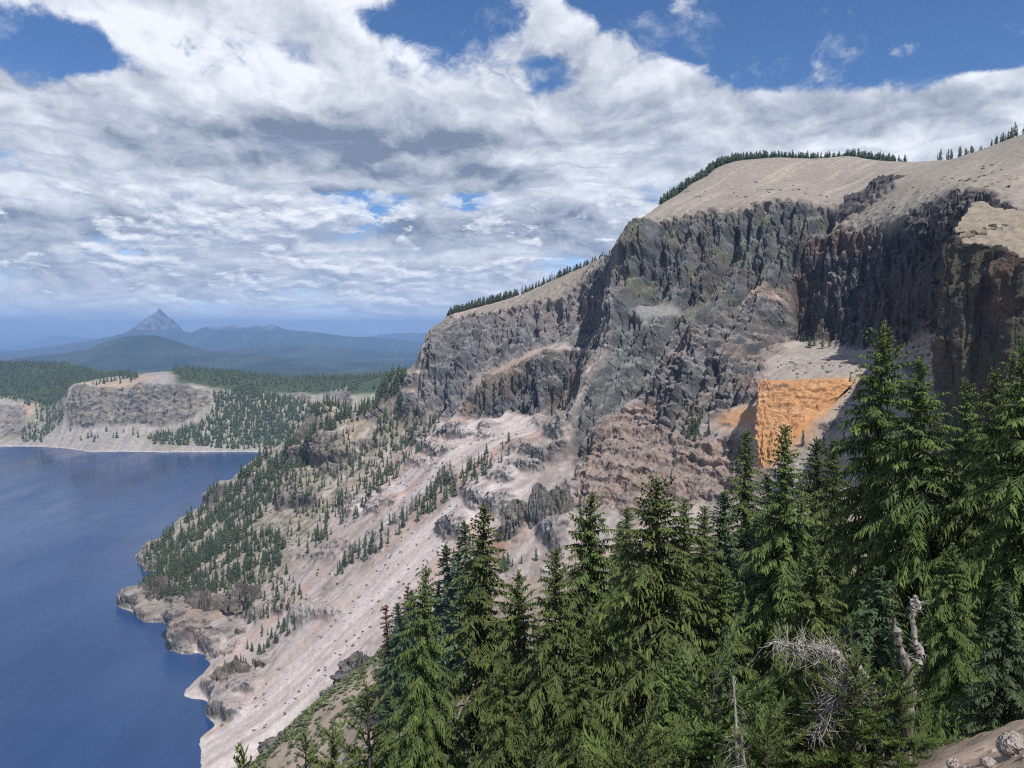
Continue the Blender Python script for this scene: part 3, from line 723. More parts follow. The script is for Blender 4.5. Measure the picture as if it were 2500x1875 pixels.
FV, fq, DD, FK = compact(AP.reshape(-1, 3), fq, np.clip(D, .01, .8).reshape(-1, 3), Z_fr.ravel())
far_mat = ground_mat('far shore rock and scree', fine=0.12, grain=0.25, bump=0.4, bump_scale=0.15)
far_wall = link('far_crater_rim', mesh_from('far_crater_rim', FV, fq, [far_mat], smooth=FK[fq].mean(1) < .3, col=DD))
tag(far_wall, 'far crater rim with a banded cliff over pale scree and wooded slopes', None, None, 'structure')

# ------------------------------------------------------------------ plain and mountains beyond
def forest_far_mat(name, c1, c2, rock=None, sc=0.0012):
    m, t, b = new_mat(name)
    p = obj_coord(t)
    n = t.noise(t.vmath('MULTIPLY', p, (1, .4, 1)), sc, 8, .62)
    col = t.mix(t.ramp(n, .38, .66), c1, c2)
    if rock is not None:
        a = t.node('ShaderNodeVertexColor', layer_name='tint').outputs[0]
        r = t.xyz(a)[0]
        col = t.mix(r, col, t.mix(t.ramp(t.noise(p, .004, 6, .6), .4, .6), rock[0], rock[1]))
    t.put(b.inputs['Base Color'], col)
    return m
py = np.geomspace(2750, 57000, 120); pa = np.linspace(-1.2, 1.2, 160)
PY, PA = np.meshgrid(py, pa, indexing='ij')
PX = PY * PA
PZ = np.interp(PY, [2750, 3600, 5000, 7000, 9000, 14000, 22000, 57000], [60, 90, 20, -60, -110, -200, -330, -1250]) + 50 * fbm(PX / 2600, PY / 2600, octv=4, seed=81) * np.clip(PY / 6000, .2, 1)
plain = link('forest_plain', mesh_from('forest_plain', np.stack([PX, PY, PZ], -1).reshape(-1, 3), grid_faces(120, 160),
             [forest_far_mat('far forest', (0.020, 0.034, 0.022), (0.075, 0.088, 0.055))], smooth=True))
tag(plain, 'wide forested plain fading into blue haze beyond the crater', None, None, 'structure')

def ridge(name, label, outline, Y0, front, back, mat, base=-200.0, ncol=420, bump=1.0, rockline=None, seed=0, lo=-400, hi=1500):
    ox = np.array([p[0] for p in outline], float); oy = np.array([p[1] for p in outline], float)
    xs = np.linspace(lo, hi, ncol)
    ys = np.interp(xs, ox, oy)
    k = 2; ys = np.convolve(np.pad(ys, k, mode='edge'), np.ones(2 * k + 1) / (2 * k + 1), 'valid') * .25 + ys * .75
    cz = 350 - (ys - 804.6) / F * Y0
    v = np.concatenate([-np.linspace(1, 0, 46) ** 1.5, np.linspace(0, 1, 24)[1:] ** 1.3])
    Vv, Aa = np.meshgrid(v, xs, indexing='ij')
    off = np.where(Vv < 0, Vv * front, Vv * back)
    Yy = Y0 + off
    Xx = (Aa - 1250) / F * (Y0 + off * .15)
    prof = np.where(Vv < 0, (1 + Vv) ** 1.9, (1 - Vv) ** 1.6)
    Zz = base + (cz[None] - base) * prof
    rel = (cz[None] - base) * np.clip(1 - prof, 0, 1) * prof
    g = ridged(Xx / 1500 + .3 * fbm(Xx / 2500, Yy / 2500, octv=2, seed=seed + 3), Yy / 5200, seed=seed) - .6 + .45 * fbm(Xx / 700, Yy / 1300, octv=4, seed=seed + 5)
    Zz = Zz + g * rel * .9 * bump + bump * 8 * fbm(Xx / 240, Yy / 400, octv=3, seed=seed + 7) * np.clip(1 - np.abs(Vv), 0, 1)
    tint = None
    if rockline is not None:
        r = np.clip((Zz - rockline[0] - rockline[1] * fbm(Xx / 500, Yy / 900, octv=4, seed=seed + 9)) / rockline[2], 0, 1)
        if len(rockline) > 3: r = r * ((Aa > rockline[3]) & (Aa < rockline[4]))
        tint = np.repeat(r.reshape(-1, 1), 3, 1)
    o = link(name, mesh_from(name, np.stack([Xx, Yy, Zz], -1).reshape(-1, 3), grid_faces(len(v), ncol), [mat], smooth=True, col=tint))
    return tag(o, label, None, None, 'structure')
m_hill = forest_far_mat('far hill forest', (0.016, 0.030, 0.020), (0.050, 0.062, 0.040), sc=.0016)
m_peak = forest_far_mat('peak forest and bare rock', (0.018, 0.032, 0.024), (0.050, 0.062, 0.045), ((0.05, 0.05, 0.052), (0.20, 0.185, 0.175)))
m_snow = forest_far_mat('snowy far mountain', (0.03, 0.045, 0.04), (0.06, 0.07, 0.06), ((0.16, 0.16, 0.17), (0.85, 0.87, 0.9)))
ridge('forested_hill', 'rounded dark blue forested hill in front of the sharp peak',
      [(-600, 905), (0, 881), (100, 869), (214, 854), (259, 834), (308, 821), (345, 818), (388, 819), (437, 836), (497, 854), (572, 864), (696, 871), (845, 884), (995, 894), (1300, 915), (1700, 930)],
      10500, 2600, 2500, m_hill, base=-160, bump=.5, seed=91)
ridge('mountain_peak', 'sharp pointed rocky mountain peak rising over long blue ridges',
      [(-600, 880), (0, 864), (100, 849), (199, 834), (288, 819), (323, 807), (350, 796), (366, 784), (376, 772), (383, 763), (388, 760), (393, 752), (398, 757), (405, 768), (411, 782), (417, 793), (427, 800), (438, 805), (467, 813),
       (480, 807), (497, 799), (537, 799), (555, 796), (572, 794), (585, 797), (597, 800), (612, 799), (620, 794), (627, 792), (634, 796), (645, 798), (660, 794), (671, 792), (684, 799), (696, 804), (771, 811), (845, 821), (945, 825), (1044, 836), (1300, 850), (1700, 860)],
      22000, 6500, 5000, m_peak, base=-380, ncol=700, bump=.7, rockline=(330, 120, 90, 290, 720), seed=92)
ridge('snowy_mountain', 'faint far mountain with snow patches low on the horizon',
      [(-600, 860), (0, 855), (75, 839), (114, 824), (144, 816), (155, 818), (169, 822), (185, 821), (209, 824), (260, 832), (330, 842), (500, 850), (800, 860), (1700, 870)],
      46000, 9000, 6000, m_snow, base=-1000, bump=.18, rockline=(-60, 160, 120), seed=93)
ridge('far_ridge', 'faint blue ridge far off beside the cliff edge',
      [(-600, 900), (500, 870), (700, 845), (845, 826), (900, 821), (955, 814), (985, 813), (1044, 813), (1150, 818), (1400, 826), (1900, 840)],
      36000, 8000, 6000, m_hill, base=-700, bump=.22, seed=94)
ridge('low_ridge', 'low blue ridge across the plain right of the forested hill',
      [(-600, 880), (300, 872), (500, 858), (650, 846), (760, 842), (850, 850), (950, 858), (1100, 868), (1700, 880)],
      15500, 3500, 3000, m_hill, base=-230, bump=.6, seed=95)

# ------------------------------------------------------------------ air
hb = np.array([[x, y, z] for x in (-72000, 72000) for y in (-3000, 58000) for z in (-1420, 980)], float)
hq = np.array([[0, 1, 3, 2], [4, 6, 7, 5], [0, 4, 5, 1], [2, 3, 7, 6], [0, 2, 6, 4], [1, 5, 7, 3]])
hm = bpy.data.materials.new('summer haze'); hm.use_nodes = True
ht = NT(hm.node_tree)
ht.n.remove(hm.node_tree.nodes['Principled BSDF'])
pv = ht.node('ShaderNodeVolumePrincipled')
pv.inputs['Color'].default_value = (0.35, 0.58, 1.0, 1); pv.inputs['Density'].default_value = 4.8e-5; pv.inputs['Anisotropy'].default_value = 0.0
ht.l.new(pv.outputs[0], hm.node_tree.nodes['Material Output'].inputs['Volume'])
haze = link('haze', mesh_from('haze', hb, hq, [hm]))
tag(haze, 'thin blue summer haze over the whole valley', None, None, 'stuff')

# ------------------------------------------------------------------ near cliff that closes the alcove
def loft(cols, nu, nv, closed=False):
    """cols: list of profile polylines (k,3) of equal k -> smooth grid (nu, nv, 3)"""
    A = np.array(cols, float)
    def res(A, n, axis):
        m = A.shape[axis]; u = np.linspace(0, m - 1, n); i = np.clip(u.astype(int), 0, m - 2); f = u - i
        t = lambda k: np.take(A, np.clip(i + k, 0, m - 1), axis=axis)
        sh = [1, 1, 1]; sh[axis] = n; f = f.reshape(sh)
        return .5 * ((2 * t(0)) + (t(1) - t(-1)) * f + (2 * t(-1) - 5 * t(0) + 4 * t(1) - t(2)) * f ** 2 + (-t(-1) + 3 * t(0) - 3 * t(1) + t(2)) * f ** 3)
    return res(res(A, nu, 0), nv, 1)

def normals(G):
    n = np.cross(np.gradient(G, axis=0), np.gradient(G, axis=1))
    return n / (np.linalg.norm(n, axis=-1, keepdims=True) + 1e-9)

NC = [  # px x, top y, Y, bottom y, set back
    (2460, 560, 570, 1000, 50), (2400, 580, 515, 1000, 55), (2309, 598, 452, 1010, 60), (2330, 603, 438, 1040, 70), (2372, 613, 428, 1060, 70), (2410, 622, 424, 1060, 70), (2449, 635, 412, 1060, 70), (2500, 650, 402, 1060, 80), (2580, 670, 392, 1060, 90), (2700, 690, 380, 1060, 90)]
cols = []
for x, yt, Y, yb, sb in NC:
    top = at(x, yt, Y); bot = at(x, yb, Y); bot[0] -= 10; bot[1] -= 12
    out = np.array([-.75, -.55, 0]) if Y < 445 else np.array([-.8, .3, 0])
    prof = [bot + out * 14 + np.array([0, 0, -22]), bot, bot * .67 + top * .33 + out * 2, bot * .33 + top * .67, top - out * 1.5, top - out * 10 + np.array([0, 0, 5]), at(x + 30, yt - 42, Y + 55), at(x + 70, yt - 105, Y + 165)]
    cols.append(prof)
G = loft(cols, 210, 230)
u_ = np.cumsum(np.linalg.norm(np.diff(G[:, 110], axis=0, prepend=G[:1, 110]), axis=-1))[:, None] * np.ones((1, 230)); z_ = G[..., 2]
N_ = normals(G); N_ *= np.sign((N_ @ np.array([-.7, -.5, .5])).mean())
face = np.clip((165 - np.arange(230)) / 12, 0, 1)[None, :] * np.ones((210, 1)); face = face * np.clip(np.arange(230) / 14, 0, 1)[None]
dsp = 7 * (ridged(u_ / 24, z_ / 120, 301) - .7) + 4.2 * blocks(u_, z_, 9, 34, 302) + 2.4 * blocks(u_, z_, 4, 13, 303) + 2.0 * fbm(u_ / 8, z_ / 8, octv=4, seed=304)
G2 = G + N_ * (face * dsp + (1 - face) * 2.6 * fbm(u_ / 16, G[..., 1] / 16, octv=4, seed=305))[..., None]
UP = np.abs(normals(G2)[..., 2])
na = fbm(u_ / 22, z_ / 25, octv=4, seed=306)
cc = np.zeros(G.shape) + np.array([0.070, 0.062, 0.056]); cc = mixc(cc, (0.085, 0.085, 0.048), np.clip(1.3 * na, 0, .6)); cc = mixc(cc, (0.13, 0.085, 0.06), np.clip(-1.3 * na, 0, .7))
pm = mixc(np.zeros(G.shape) + np.array([0.285, 0.238, 0.180]), (0.205, 0.180, 0.140), np.clip(.3 + 1.4 * fbm(u_ / 14, G[..., 1] / 14, octv=4, seed=307), 0, 1))
cc = cc * face[..., None] + pm * (1 - face[..., None])
near_cliff = link('near_cliff', mesh_from('near_cliff', G2.reshape(-1, 3), grid_faces(210, 230), [wall_mat], smooth=False, col=np.clip(cc, .02, .6).reshape(-1, 3)))
tag(near_cliff, 'dark shaded lava cliff at the right edge with tan pumice on top', None, None, 'structure')

# ------------------------------------------------------------------ orange outcrop
ob = []
rows = [(1858, 942, 2072, 934), (1851, 990, 2030, 978), (1848, 1040, 1985, 1042), (1850, 1090, 1935, 1100), (1862, 1140, 1905, 1146), (1868, 1170, 1900, 1175)]
prof = []
for lx, ly, rx, ry in rows:
    L = at(lx, ly, 650 - (ly - 942) * .20); R = at(rx, ry, 640 - (ry - 934) * .19)
    prof.append((L, R))
oc = []
for u in (-1.0, -.55, -.12, 0.0, .12, .3, .5, .7, .9, 1.06):
    c = []
    top = None
    for k, (L, R) in enumerate(prof):
        if u < 0: p = L + np.array([16, 46, 0.0]) * (-u)
        else:
            p = L + (R - L) * u; p = p + np.array([-.4, -.9, 0]) * 6 * math.sin(math.pi * min(u, 1)) * .5
        c.append(p)
    t0 = c[0]
    c = [t0 + np.array([18, 40, 2.0]), t0 + np.array([4, 9, 1.0])] + c
    oc.append(c)
G = loft(oc, 150, 150)
u_ = np.linspace(0, 110, 150)[:, None] * np.ones((1, 150)); z_ = G[..., 2]
N_ = normals(G); N_ *= np.sign((N_ @ np.array([-.4, -.9, .1])).mean())
sb_ = z_ / 6.5 + .5 * perlin(u_ / 25, z_ / 20, 311); fb = sb_ - np.floor(sb_)
dsp = 1.6 * (ridged(u_ / 13, z_ / 90, 312) - .7) + 1.4 * (np.clip(fb * 4, 0, 1) - fb) * np.clip(.5 + 2 * perlin(u_ / 18, z_ / 9, 318), 0, 1) + 1.2 * (ridged(u_ / 7, z_ / 14, 319) - .7) + 1.8 * fbm(u_ / 6, z_ / 4, octv=4, seed=313) + 1.6 * blocks(u_, z_, 11, 16, 314)
edge = np.clip(np.arange(150) / 40, 0, 1)[None]
G2 = G + N_ * (dsp * edge)[..., None]
G2[..., 2] += (np.clip(1 - np.abs(np.arange(150) - 42) / 26., 0, 1)[None] * (3.2 * fbm(u_ / 9, G[..., 1] * 0 + 3.3, octv=4, seed=320) + 1.0))
cc = np.zeros(G.shape) + np.array([0.405, 0.222, 0.108])
cc = mixc(cc, (0.46, 0.28, 0.155), np.clip(.2 + 1.6 * fbm(u_ / 22, z_ / 12, octv=4, seed=315), 0, 1))
cc = mixc(cc, (0.34, 0.175, 0.085), np.clip(1.5 * fbm(u_ / 9, z_ / 14, octv=4, seed=316) - .2, 0, .6))
cap = np.clip(1 - np.abs(np.arange(150) - 44) / 9., 0, 1)[None] * (u_ < 62) * np.clip(.4 + 2 * fbm(u_ / 7, z_ / 5, octv=2, seed=317), 0, 1)
cc = mixc(cc, (0.16, 0.10, 0.075), np.clip(cap, 0, 1))
orange_mat = ground_mat('orange pumice rock', fine=0.6, grain=0.2, bump=0.4, bump_scale=0.6)
orange = link('orange_outcrop', mesh_from('orange_outcrop', G2.reshape(-1, 3), grid_faces(150, 150), [orange_mat], smooth=False, col=np.clip(cc, .03, .8).reshape(-1, 3)))
tag(orange, 'bright orange flat-topped rock outcrop standing in the scree below the dark cliffs', 'rock outcrop')

# ------------------------------------------------------------------ single crags
def rock_mesh(name, w, d, h, seed, tilt=0.0, n=(72, 48), rib=1.0, tone=(0.125, 0.115, 0.108), tone2=(0.20, 0.19, 0.18), power=.55, jag=1.0):
    th = np.linspace(0, 2 * math.pi, n[0]); ph = np.linspace(-math.pi / 2, math.pi / 2, n[1])
    TH, PH = np.meshgrid(th, ph, indexing='ij')
    sp = lambda v, p: np.sign(v) * np.abs(v) ** p
    X = sp(np.cos(TH), power + .2) * sp(np.cos(PH), power) * w / 2; Y = sp(np.sin(TH), power + .2) * sp(np.cos(PH), power) * d / 2; Zz = sp(np.sin(PH), power + .15) * h / 2
    r = np.stack([X, Y, Zz], -1); nn = r / (np.linalg.norm(r, axis=-1, keepdims=True) + 1e-6)
    s = min(w, h) / 10.0
    cu_, cv_ = np.cos(TH) * 3 + X / s / 3, np.sin(TH) * 3 + Y / s / 3
    dd = s * jag * (1.5 * (ridged(cu_ * rib, cv_ * rib + Zz / s / 12, seed) - .65) + .9 * fbm(cu_ * 1.7 + Zz / s / 4, cv_ * 1.7, octv=4, seed=seed + 1)
                    + 1.3 * blocks((cu_ + cv_) * s * 1.3, Zz, 1.6 * s, 3.2 * s, seed + 2) + .9 * perlin(cu_ * 2 + 3, Zz / s / 1.6, seed + 3))
    top = np.clip(Zz / h + .5, 0, 1)
    P = r + nn * dd[..., None]
    P[..., 0] += tilt * top * h
    P[..., 2] += h / 2
    P[-1] = P[0]
    c = mixc(np.zeros(P.shape) + np.array(tone), tone2, np.clip(.4 + 1.5 * fbm(cu_ * 1.2, Zz / s / 2, octv=4, seed=seed + 4), 0, 1))
    return mesh_from(name, P.reshape(-1, 3), grid_faces(*n), [wall_mat], smooth=False, col=np.clip(c, .02, .7).reshape(-1, 3))

def crag(name, label, x, ytop, ybot, wpx, Y, seed, depth=None, sink=.25, group=None, cat='rock', **kw):
    b = at(x, ybot, Y); t = at(x, ytop, Y); h = (t[2] - b[2]) * (1 + sink); w = wpx / F * Y
    o = link(name, rock_mesh(name, w, depth or w * .8, h, seed, **kw), loc=(b[0], b[1] + (depth or w * .8) * .2, b[2] - h * sink / (1 + sink)))
    return tag(o, label, cat, group)

crag('rock_fin', 'tall upright grey rock fin among trees below the grey dike', 1318, 1190, 1360, 66, 700, 401, depth=26, power=.8, rib=1.4, tone=(.12, .12, .115), tone2=(.19, .19, .18))
crag('rock_buttress', 'broad rough grey rock joined to the right of the upright fin', 1368, 1205, 1380, 90, 692, 402, depth=34, power=.8, rib=1.2, tone=(.13, .12, .105), tone2=(.19, .175, .15))
crag('rock_block', 'blocky overhanging rock left of the upright grey fin', 1262, 1230, 1330, 72, 706, 403, depth=28, power=.8, tone=(.13, .12, .11), tone2=(.21, .20, .18))
crag('shore_cliff', 'broad dark rock cliff dropping straight into the lake below the wooded spur', 492, 1462, 1592, 128, 868, 431, depth=44, power=.75, jag=1.3, tone=(.115, .10, .092), tone2=(.20, .175, .155))
crag('shore_bluff', 'brown rock bluff at the water at the tip of the wooded spur', 372, 1430, 1504, 98, 962, 432, depth=46, power=.85, jag=1.3, tone=(.115, .10, .09), tone2=(.20, .175, .15))
crag('shore_rib', 'rough rock rib by the water between the two pale scree fans', 566, 1632, 1738, 100, 722, 433, depth=34, power=.85, jag=1.4, tone=(.12, .105, .095), tone2=(.21, .185, .16))
crag('point_rock', 'small rock point where the spur skyline meets the lake', 370, 1335, 1386, 46, 1168, 434, depth=30, power=.9, jag=1.3, tone=(.11, .10, .095), tone2=(.18, .165, .15))
crag('upper_bluff', 'brown rock bluff just above the broad shore cliff', 590, 1440, 1520, 90, 862, 435, depth=30, power=.9, jag=1.4, tone=(.12, .105, .095), tone2=(.21, .185, .16))
crag('rock_tower', 'dark jagged rock standing at the shrubby edge beside the pink scree', 850, 1612, 1675, 84, 450, 404, depth=16, power=1.1, jag=1.7, tilt=.35, tone=(.115, .105, .10))
crag('low_crag', 'low dark rock under the shrubs below the jagged rock', 812, 1690, 1745, 60, 436, 405, depth=16, power=1.0, jag=1.5, tone=(.115, .105, .10))
crag('rock_knuckle', 'small dark rock high on the shrubby slope near the rust coloured trees', 1130, 1462, 1530, 70, 462, 406, depth=16, power=1.0, jag=1.5, tone=(.11, .10, .10))
crag('rounded_crag', 'rounded grey rock low on the near slope at the bottom of the picture', 690, 1810, 1860, 120, 395, 407, depth=18, power=1.0, jag=1.3, tone=(.115, .105, .10))
crag('crest_tor', 'dark craggy rock ridge on the tan slope right of the dome', 2090, 470, 535, 110, 882, 408, depth=26, tilt=.55, tone=(.085, .08, .08), tone2=(.13, .12, .12))
crag('upper_tor', 'dark rock lump at the upper end of the craggy ridge right of the dome', 2155, 432, 485, 90, 872, 409, depth=26, tilt=.4, tone=(.085, .08, .08), tone2=(.13, .12, .12))

for i_, (x, yt, yb, w, Y, lab) in enumerate([(2270, 505, 580, 80, 680, 'dark lumpy rock on the rim over the shaded alcove wall, lowest of a row'), (2335, 482, 570, 76, 640, 'dark lumpy rock in the middle of the row over the alcove wall'), (2395, 478, 560, 90, 615, 'broad dark lumpy rock at the upper right end of the row over the alcove wall'), (2455, 500, 545, 70, 590, 'low dark rock where the row meets the tan pumice at the right')]):
    crag('rim_rock', lab, x, yt, yb, w, Y, 420 + i_, depth=26, group='rocks on the rim over the alcove', power=.9, jag=1.4, tone=(.075, .07, .068), tone2=(.14, .13, .125))

# ------------------------------------------------------------------ the slope the viewer stands on
NEARP = [(0, 0, 348.3), (0, -60, 356), (60, -60, 362), (-60, -60, 335), (14, 6, 349.0), (30, 8, 351)]
NEAR_PX = [(2250, 1900, 18), (2350, 1875, 15), (2480, 1835, 16), (2500, 1905, 13), (2330, 1835, 21), (2450, 1800, 24), (2150, 1940, 22), (2000, 2000, 24), (1800, 2120, 26), (1500, 2250, 28), (1200, 2350, 30), (900, 2350, 36),
           (2500, 1690, 45), (2300, 1760, 50), (2100, 1850, 52), (1900, 1940, 56), (1700, 1990, 60), (1500, 2030, 64), (1300, 2060, 68), (1100, 2060, 72), (800, 2080, 90),
           (2400, 1480, 110), (2100, 1500, 130), (1900, 1570, 135), (1700, 1650, 138), (1500, 1720, 140), (1300, 1780, 140), (1100, 1920, 145), (900, 1980, 150),
           (2300, 1300, 230), (2000, 1350, 240), (1700, 1450, 250), (1500, 1540, 250), (1300, 1620, 250), (1100, 1760, 280), (1000, 1820, 300), (850, 1900, 280),
           (1150, 1452, 482), (1050, 1503, 472), (950, 1577, 452), (830, 1672, 432), (720, 1762, 412), (600, 1885, 390), (1000, 1650, 400), (900, 1750, 355), (800, 1850, 350), (1150, 1520, 440), (1080, 1580, 400),
           (1250, 1420, 480), (1400, 1400, 470), (1600, 1330, 470), (1800, 1280, 460), (2000, 1230, 430), (2300, 1160, 400), (2600, 1080, 380), (700, 1980, 330), (500, 2100, 330), (2700, 1250, 200), (2700, 1400, 90)]
npts = [np.array(p, float) for p in NEARP] + [at(*p) for p in NEAR_PX]
for x, y, Y in [(1150, 1452, 482), (1050, 1503, 472), (950, 1577, 452), (830, 1672, 432), (720, 1762, 412), (600, 1885, 390)]:
    q_ = at(x, y, Y); npts += [q_ + np.array([-8, 30, -24]), q_ + np.array([-22, 85, -75])]
npts += [np.array([-300., 250, -20]), np.array([-330., 350, -40]), np.array([-220., 60, 130]), np.array([-120., 20, 250])]
npts = np.array(npts)
near_spline = Spline(npts[:, :2], npts[:, 2], c=5.0, smooth=.002)
def axis(lo, hi, c0, c1, fine, grow):
    a = [c0]
    while a[-1] < c1: a.append(a[-1] + fine)
    st = fine
    while a[-1] < hi: st *= grow; a.append(a[-1] + min(st, 4.0))
    b = [c0]; st = fine
    while b[-1] > lo: st *= grow; b.append(b[-1] - min(st, 4.0))
    return np.array(b[:0:-1] + a)
nx = axis(-300, 330, 2, 22, .24, 1.07); ny = axis(-40, 560, 9, 30, .24, 1.07)
GX, GY = (m.astype(np.float32) for m in np.meshgrid(nx, ny, indexing='ij'))
GZ = near_spline(GX, GY)
def near_z(x, y):
    return float(near_spline(np.array([x]), np.array([y]))[0])
near_m = np.clip((120 - GY) / 60, 0, 1)
GZ = GZ + .9 * fbm(GX / 14, GY / 14, octv=3, seed=501) * np.clip(GY / 60, .15, 1) + .22 * fbm(GX / 2.2, GY / 2.2, octv=4, seed=502) + near_m * .10 * fbm(GX / .7, GY / .7, octv=3, seed=503)
nn = fbm(GX / 16, GY / 16, octv=4, seed=504); nf = fbm(GX / 1.5, GY / 1.5, octv=4, seed=505)
cc = np.zeros(GX.shape + (3,)) + np.array([0.275, 0.225, 0.175])
cc = mixc(cc, (0.33, 0.265, 0.225), np.clip(.4 + 1.4 * nn, 0, 1)); cc = mixc(cc, (0.17, 0.135, 0.105), np.clip(1.2 * nf - .1, 0, .7))
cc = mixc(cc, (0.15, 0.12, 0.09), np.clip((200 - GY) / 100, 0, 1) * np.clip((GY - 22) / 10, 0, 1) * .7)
cc = mixc(cc, (0.34, 0.255, 0.19), np.clip((26 - GY) / 5, 0, 1) * .75)
nq = grid_faces(len(nx), len(ny))
near_mat = ground_mat('dry stony soil', fine=2.5, grain=0.4, bump=0.6, bump_scale=3.0)
near_slope = link('near_slope', mesh_from('near_slope', np.stack([GX, GY, GZ], -1).reshape(-1, 3), nq, [near_mat], smooth=True, col=np.clip(cc, .02, .6).reshape(-1, 3)))
tag(near_slope, 'steep brown stony slope under the foreground trees', None, None, 'structure')

# boulders and stones on the bare patch of soil
def boulder(name, label, x, y, Y, size, seed, group=None):
    p = at(x, y, Y); p[2] = near_z(p[0], p[1]) + size * .22
    o = link(name, rock_mesh(name, size * 1.25, size, size * .85, seed, n=(28, 18), tone=(.24, .205, .18), tone2=(.36, .32, .29), power=.95, jag=.28), loc=(p[0], p[1], p[2] - size * .35), rot=(0, 0, seed * 1.7))
    return tag(o, label, 'boulder', group)
boulder('boulder', 'rounded pale boulder on the bare soil at the bottom right corner', 2475, 1835, 15.2, .62, 601)
boulder('boulder', 'squat grey boulder on the soil left of the rounded pale boulder', 2415, 1838, 15.0, .26, 602)
boulder('boulder', 'small pale stone lying at the shaded upper edge of the bare soil', 2330, 1812, 17.0, .30, 603)

# ------------------------------------------------------------------ conifers
def foliage_mat(name, c_dark, c_light, trans=0.25, vary=0.10):
    m, t, b = new_mat(name)
    a = t.node('ShaderNodeVertexColor', layer_name='tint').outputs[0]
    r, g, bl = t.xyz(a)
    oi = t.node('ShaderNodeObjectInfo').outputs['Random']
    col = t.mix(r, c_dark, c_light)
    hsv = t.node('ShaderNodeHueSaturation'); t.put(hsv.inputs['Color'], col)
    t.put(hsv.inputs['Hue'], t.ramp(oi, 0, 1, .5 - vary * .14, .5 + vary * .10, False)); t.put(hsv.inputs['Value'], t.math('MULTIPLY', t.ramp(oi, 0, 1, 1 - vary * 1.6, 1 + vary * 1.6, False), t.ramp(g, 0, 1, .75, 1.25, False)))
    t.put(b.inputs['Base Color'], hsv.outputs[0])
    b.inputs['Roughness'].default_value = .65; b.inputs['Specular IOR Level'].default_value = .25
    if trans:
        tr = t.node('ShaderNodeBsdfTranslucent'); t.put(tr.inputs[0], t.mix(.5, hsv.outputs[0], (0.10, 0.16, 0.03)))
        mx = t.node('ShaderNodeMixShader'); mx.inputs[0].default_value = trans
        t.l.new(b.outputs[0], mx.inputs[1]); t.l.new(tr.outputs[0], mx.inputs[2])
        t.l.new(mx.outputs[0], m.node_tree.nodes['Material Output'].inputs[0])
    return m
def bark_mat(name, c1, c2, sc=6.0):
    m, t, b = new_mat(name)
    p = t.node('ShaderNodeTexCoord').outputs['Object']
    n = t.noise(t.vmath('MULTIPLY', p, (1, 1, .18)), sc, 6, .65)
    t.put(b.inputs['Base Color'], t.mix(t.ramp(n, .35, .65), c1, c2))
    bn = t.node('ShaderNodeBump'); bn.inputs['Strength'].default_value = .7; bn.inputs['Distance'].default_value = .04
    t.put(bn.inputs['Height'], n); t.put(b.inputs['Normal'], bn.outputs[0])
    return m
m_hem = foliage_mat('hemlock needles', (0.056, 0.092, 0.026), (0.155, 0.200, 0.054), .28, .12)
m_hem2 = foliage_mat('blue green needles', (0.040, 0.074, 0.036), (0.100, 0.145, 0.068))
m_pine = foliage_mat('young pine needles', (0.050, 0.085, 0.022), (0.150, 0.190, 0.050), .3)
m_slope = foliage_mat('slope conifer needles', (0.026, 0.043, 0.026), (0.066, 0.088, 0.046), 0, .16)
m_rust = foliage_mat('dead rust needles', (0.13, 0.060, 0.035), (0.22, 0.105, 0.06), .1)
m_bark = bark_mat('grey brown bark', (0.045, 0.036, 0.030), (0.11, 0.095, 0.085))
m_dead = bark_mat('bleached dead wood', (0.19, 0.17, 0.155), (0.46, 0.43, 0.40), 9.0)

def tube(pts, rad, k=6):
    """tapered tube along a polyline -> verts, quads"""
    pts = np.asarray(pts, float); rad = np.asarray(rad, float); n = len(pts)
    tg = np.gradient(pts, axis=0); tg /= np.linalg.norm(tg, axis=1, keepdims=True) + 1e-9
    ref = np.where(np.abs(tg[:, 2:3]) > .9, np.array([[1., 0, 0]]), np.array([[0, 0, 1.]]))
    a = np.cross(tg, ref); a /= np.linalg.norm(a, axis=1, keepdims=True) + 1e-9; b = np.cross(tg, a)
    an = np.linspace(0, 2 * math.pi, k, endpoint=False)
    V = pts[:, None] + rad[:, None, None] * (np.cos(an)[None, :, None] * a[:, None] + np.sin(an)[None, :, None] * b[:, None])
    i, j = np.meshgrid(np.arange(n - 1), np.arange(k), indexing='ij'); j2 = (j + 1) % k
    Q = np.stack([i * k + j, i * k + j2, (i + 1) * k + j2, (i + 1) * k + j], -1).reshape(-1, 4)
    return V.reshape(-1, 3), Q

class Acc:
    def __init__(self): self.V = []; self.Q = []; self.C = []; self.n = 0
    def add(self, V, Q, C=None):
        self.V.append(V); self.Q.append(Q + self.n); self.n += len(V)
        self.C.append(np.zeros((len(V), 3)) if C is None else C)
    def mesh(self, name, mats, smooth=False, col=True):
        return mesh_from(name, np.concatenate(self.V), np.concatenate(self.Q), mats, smooth=smooth, col=np.concatenate(self.C) if col else None)

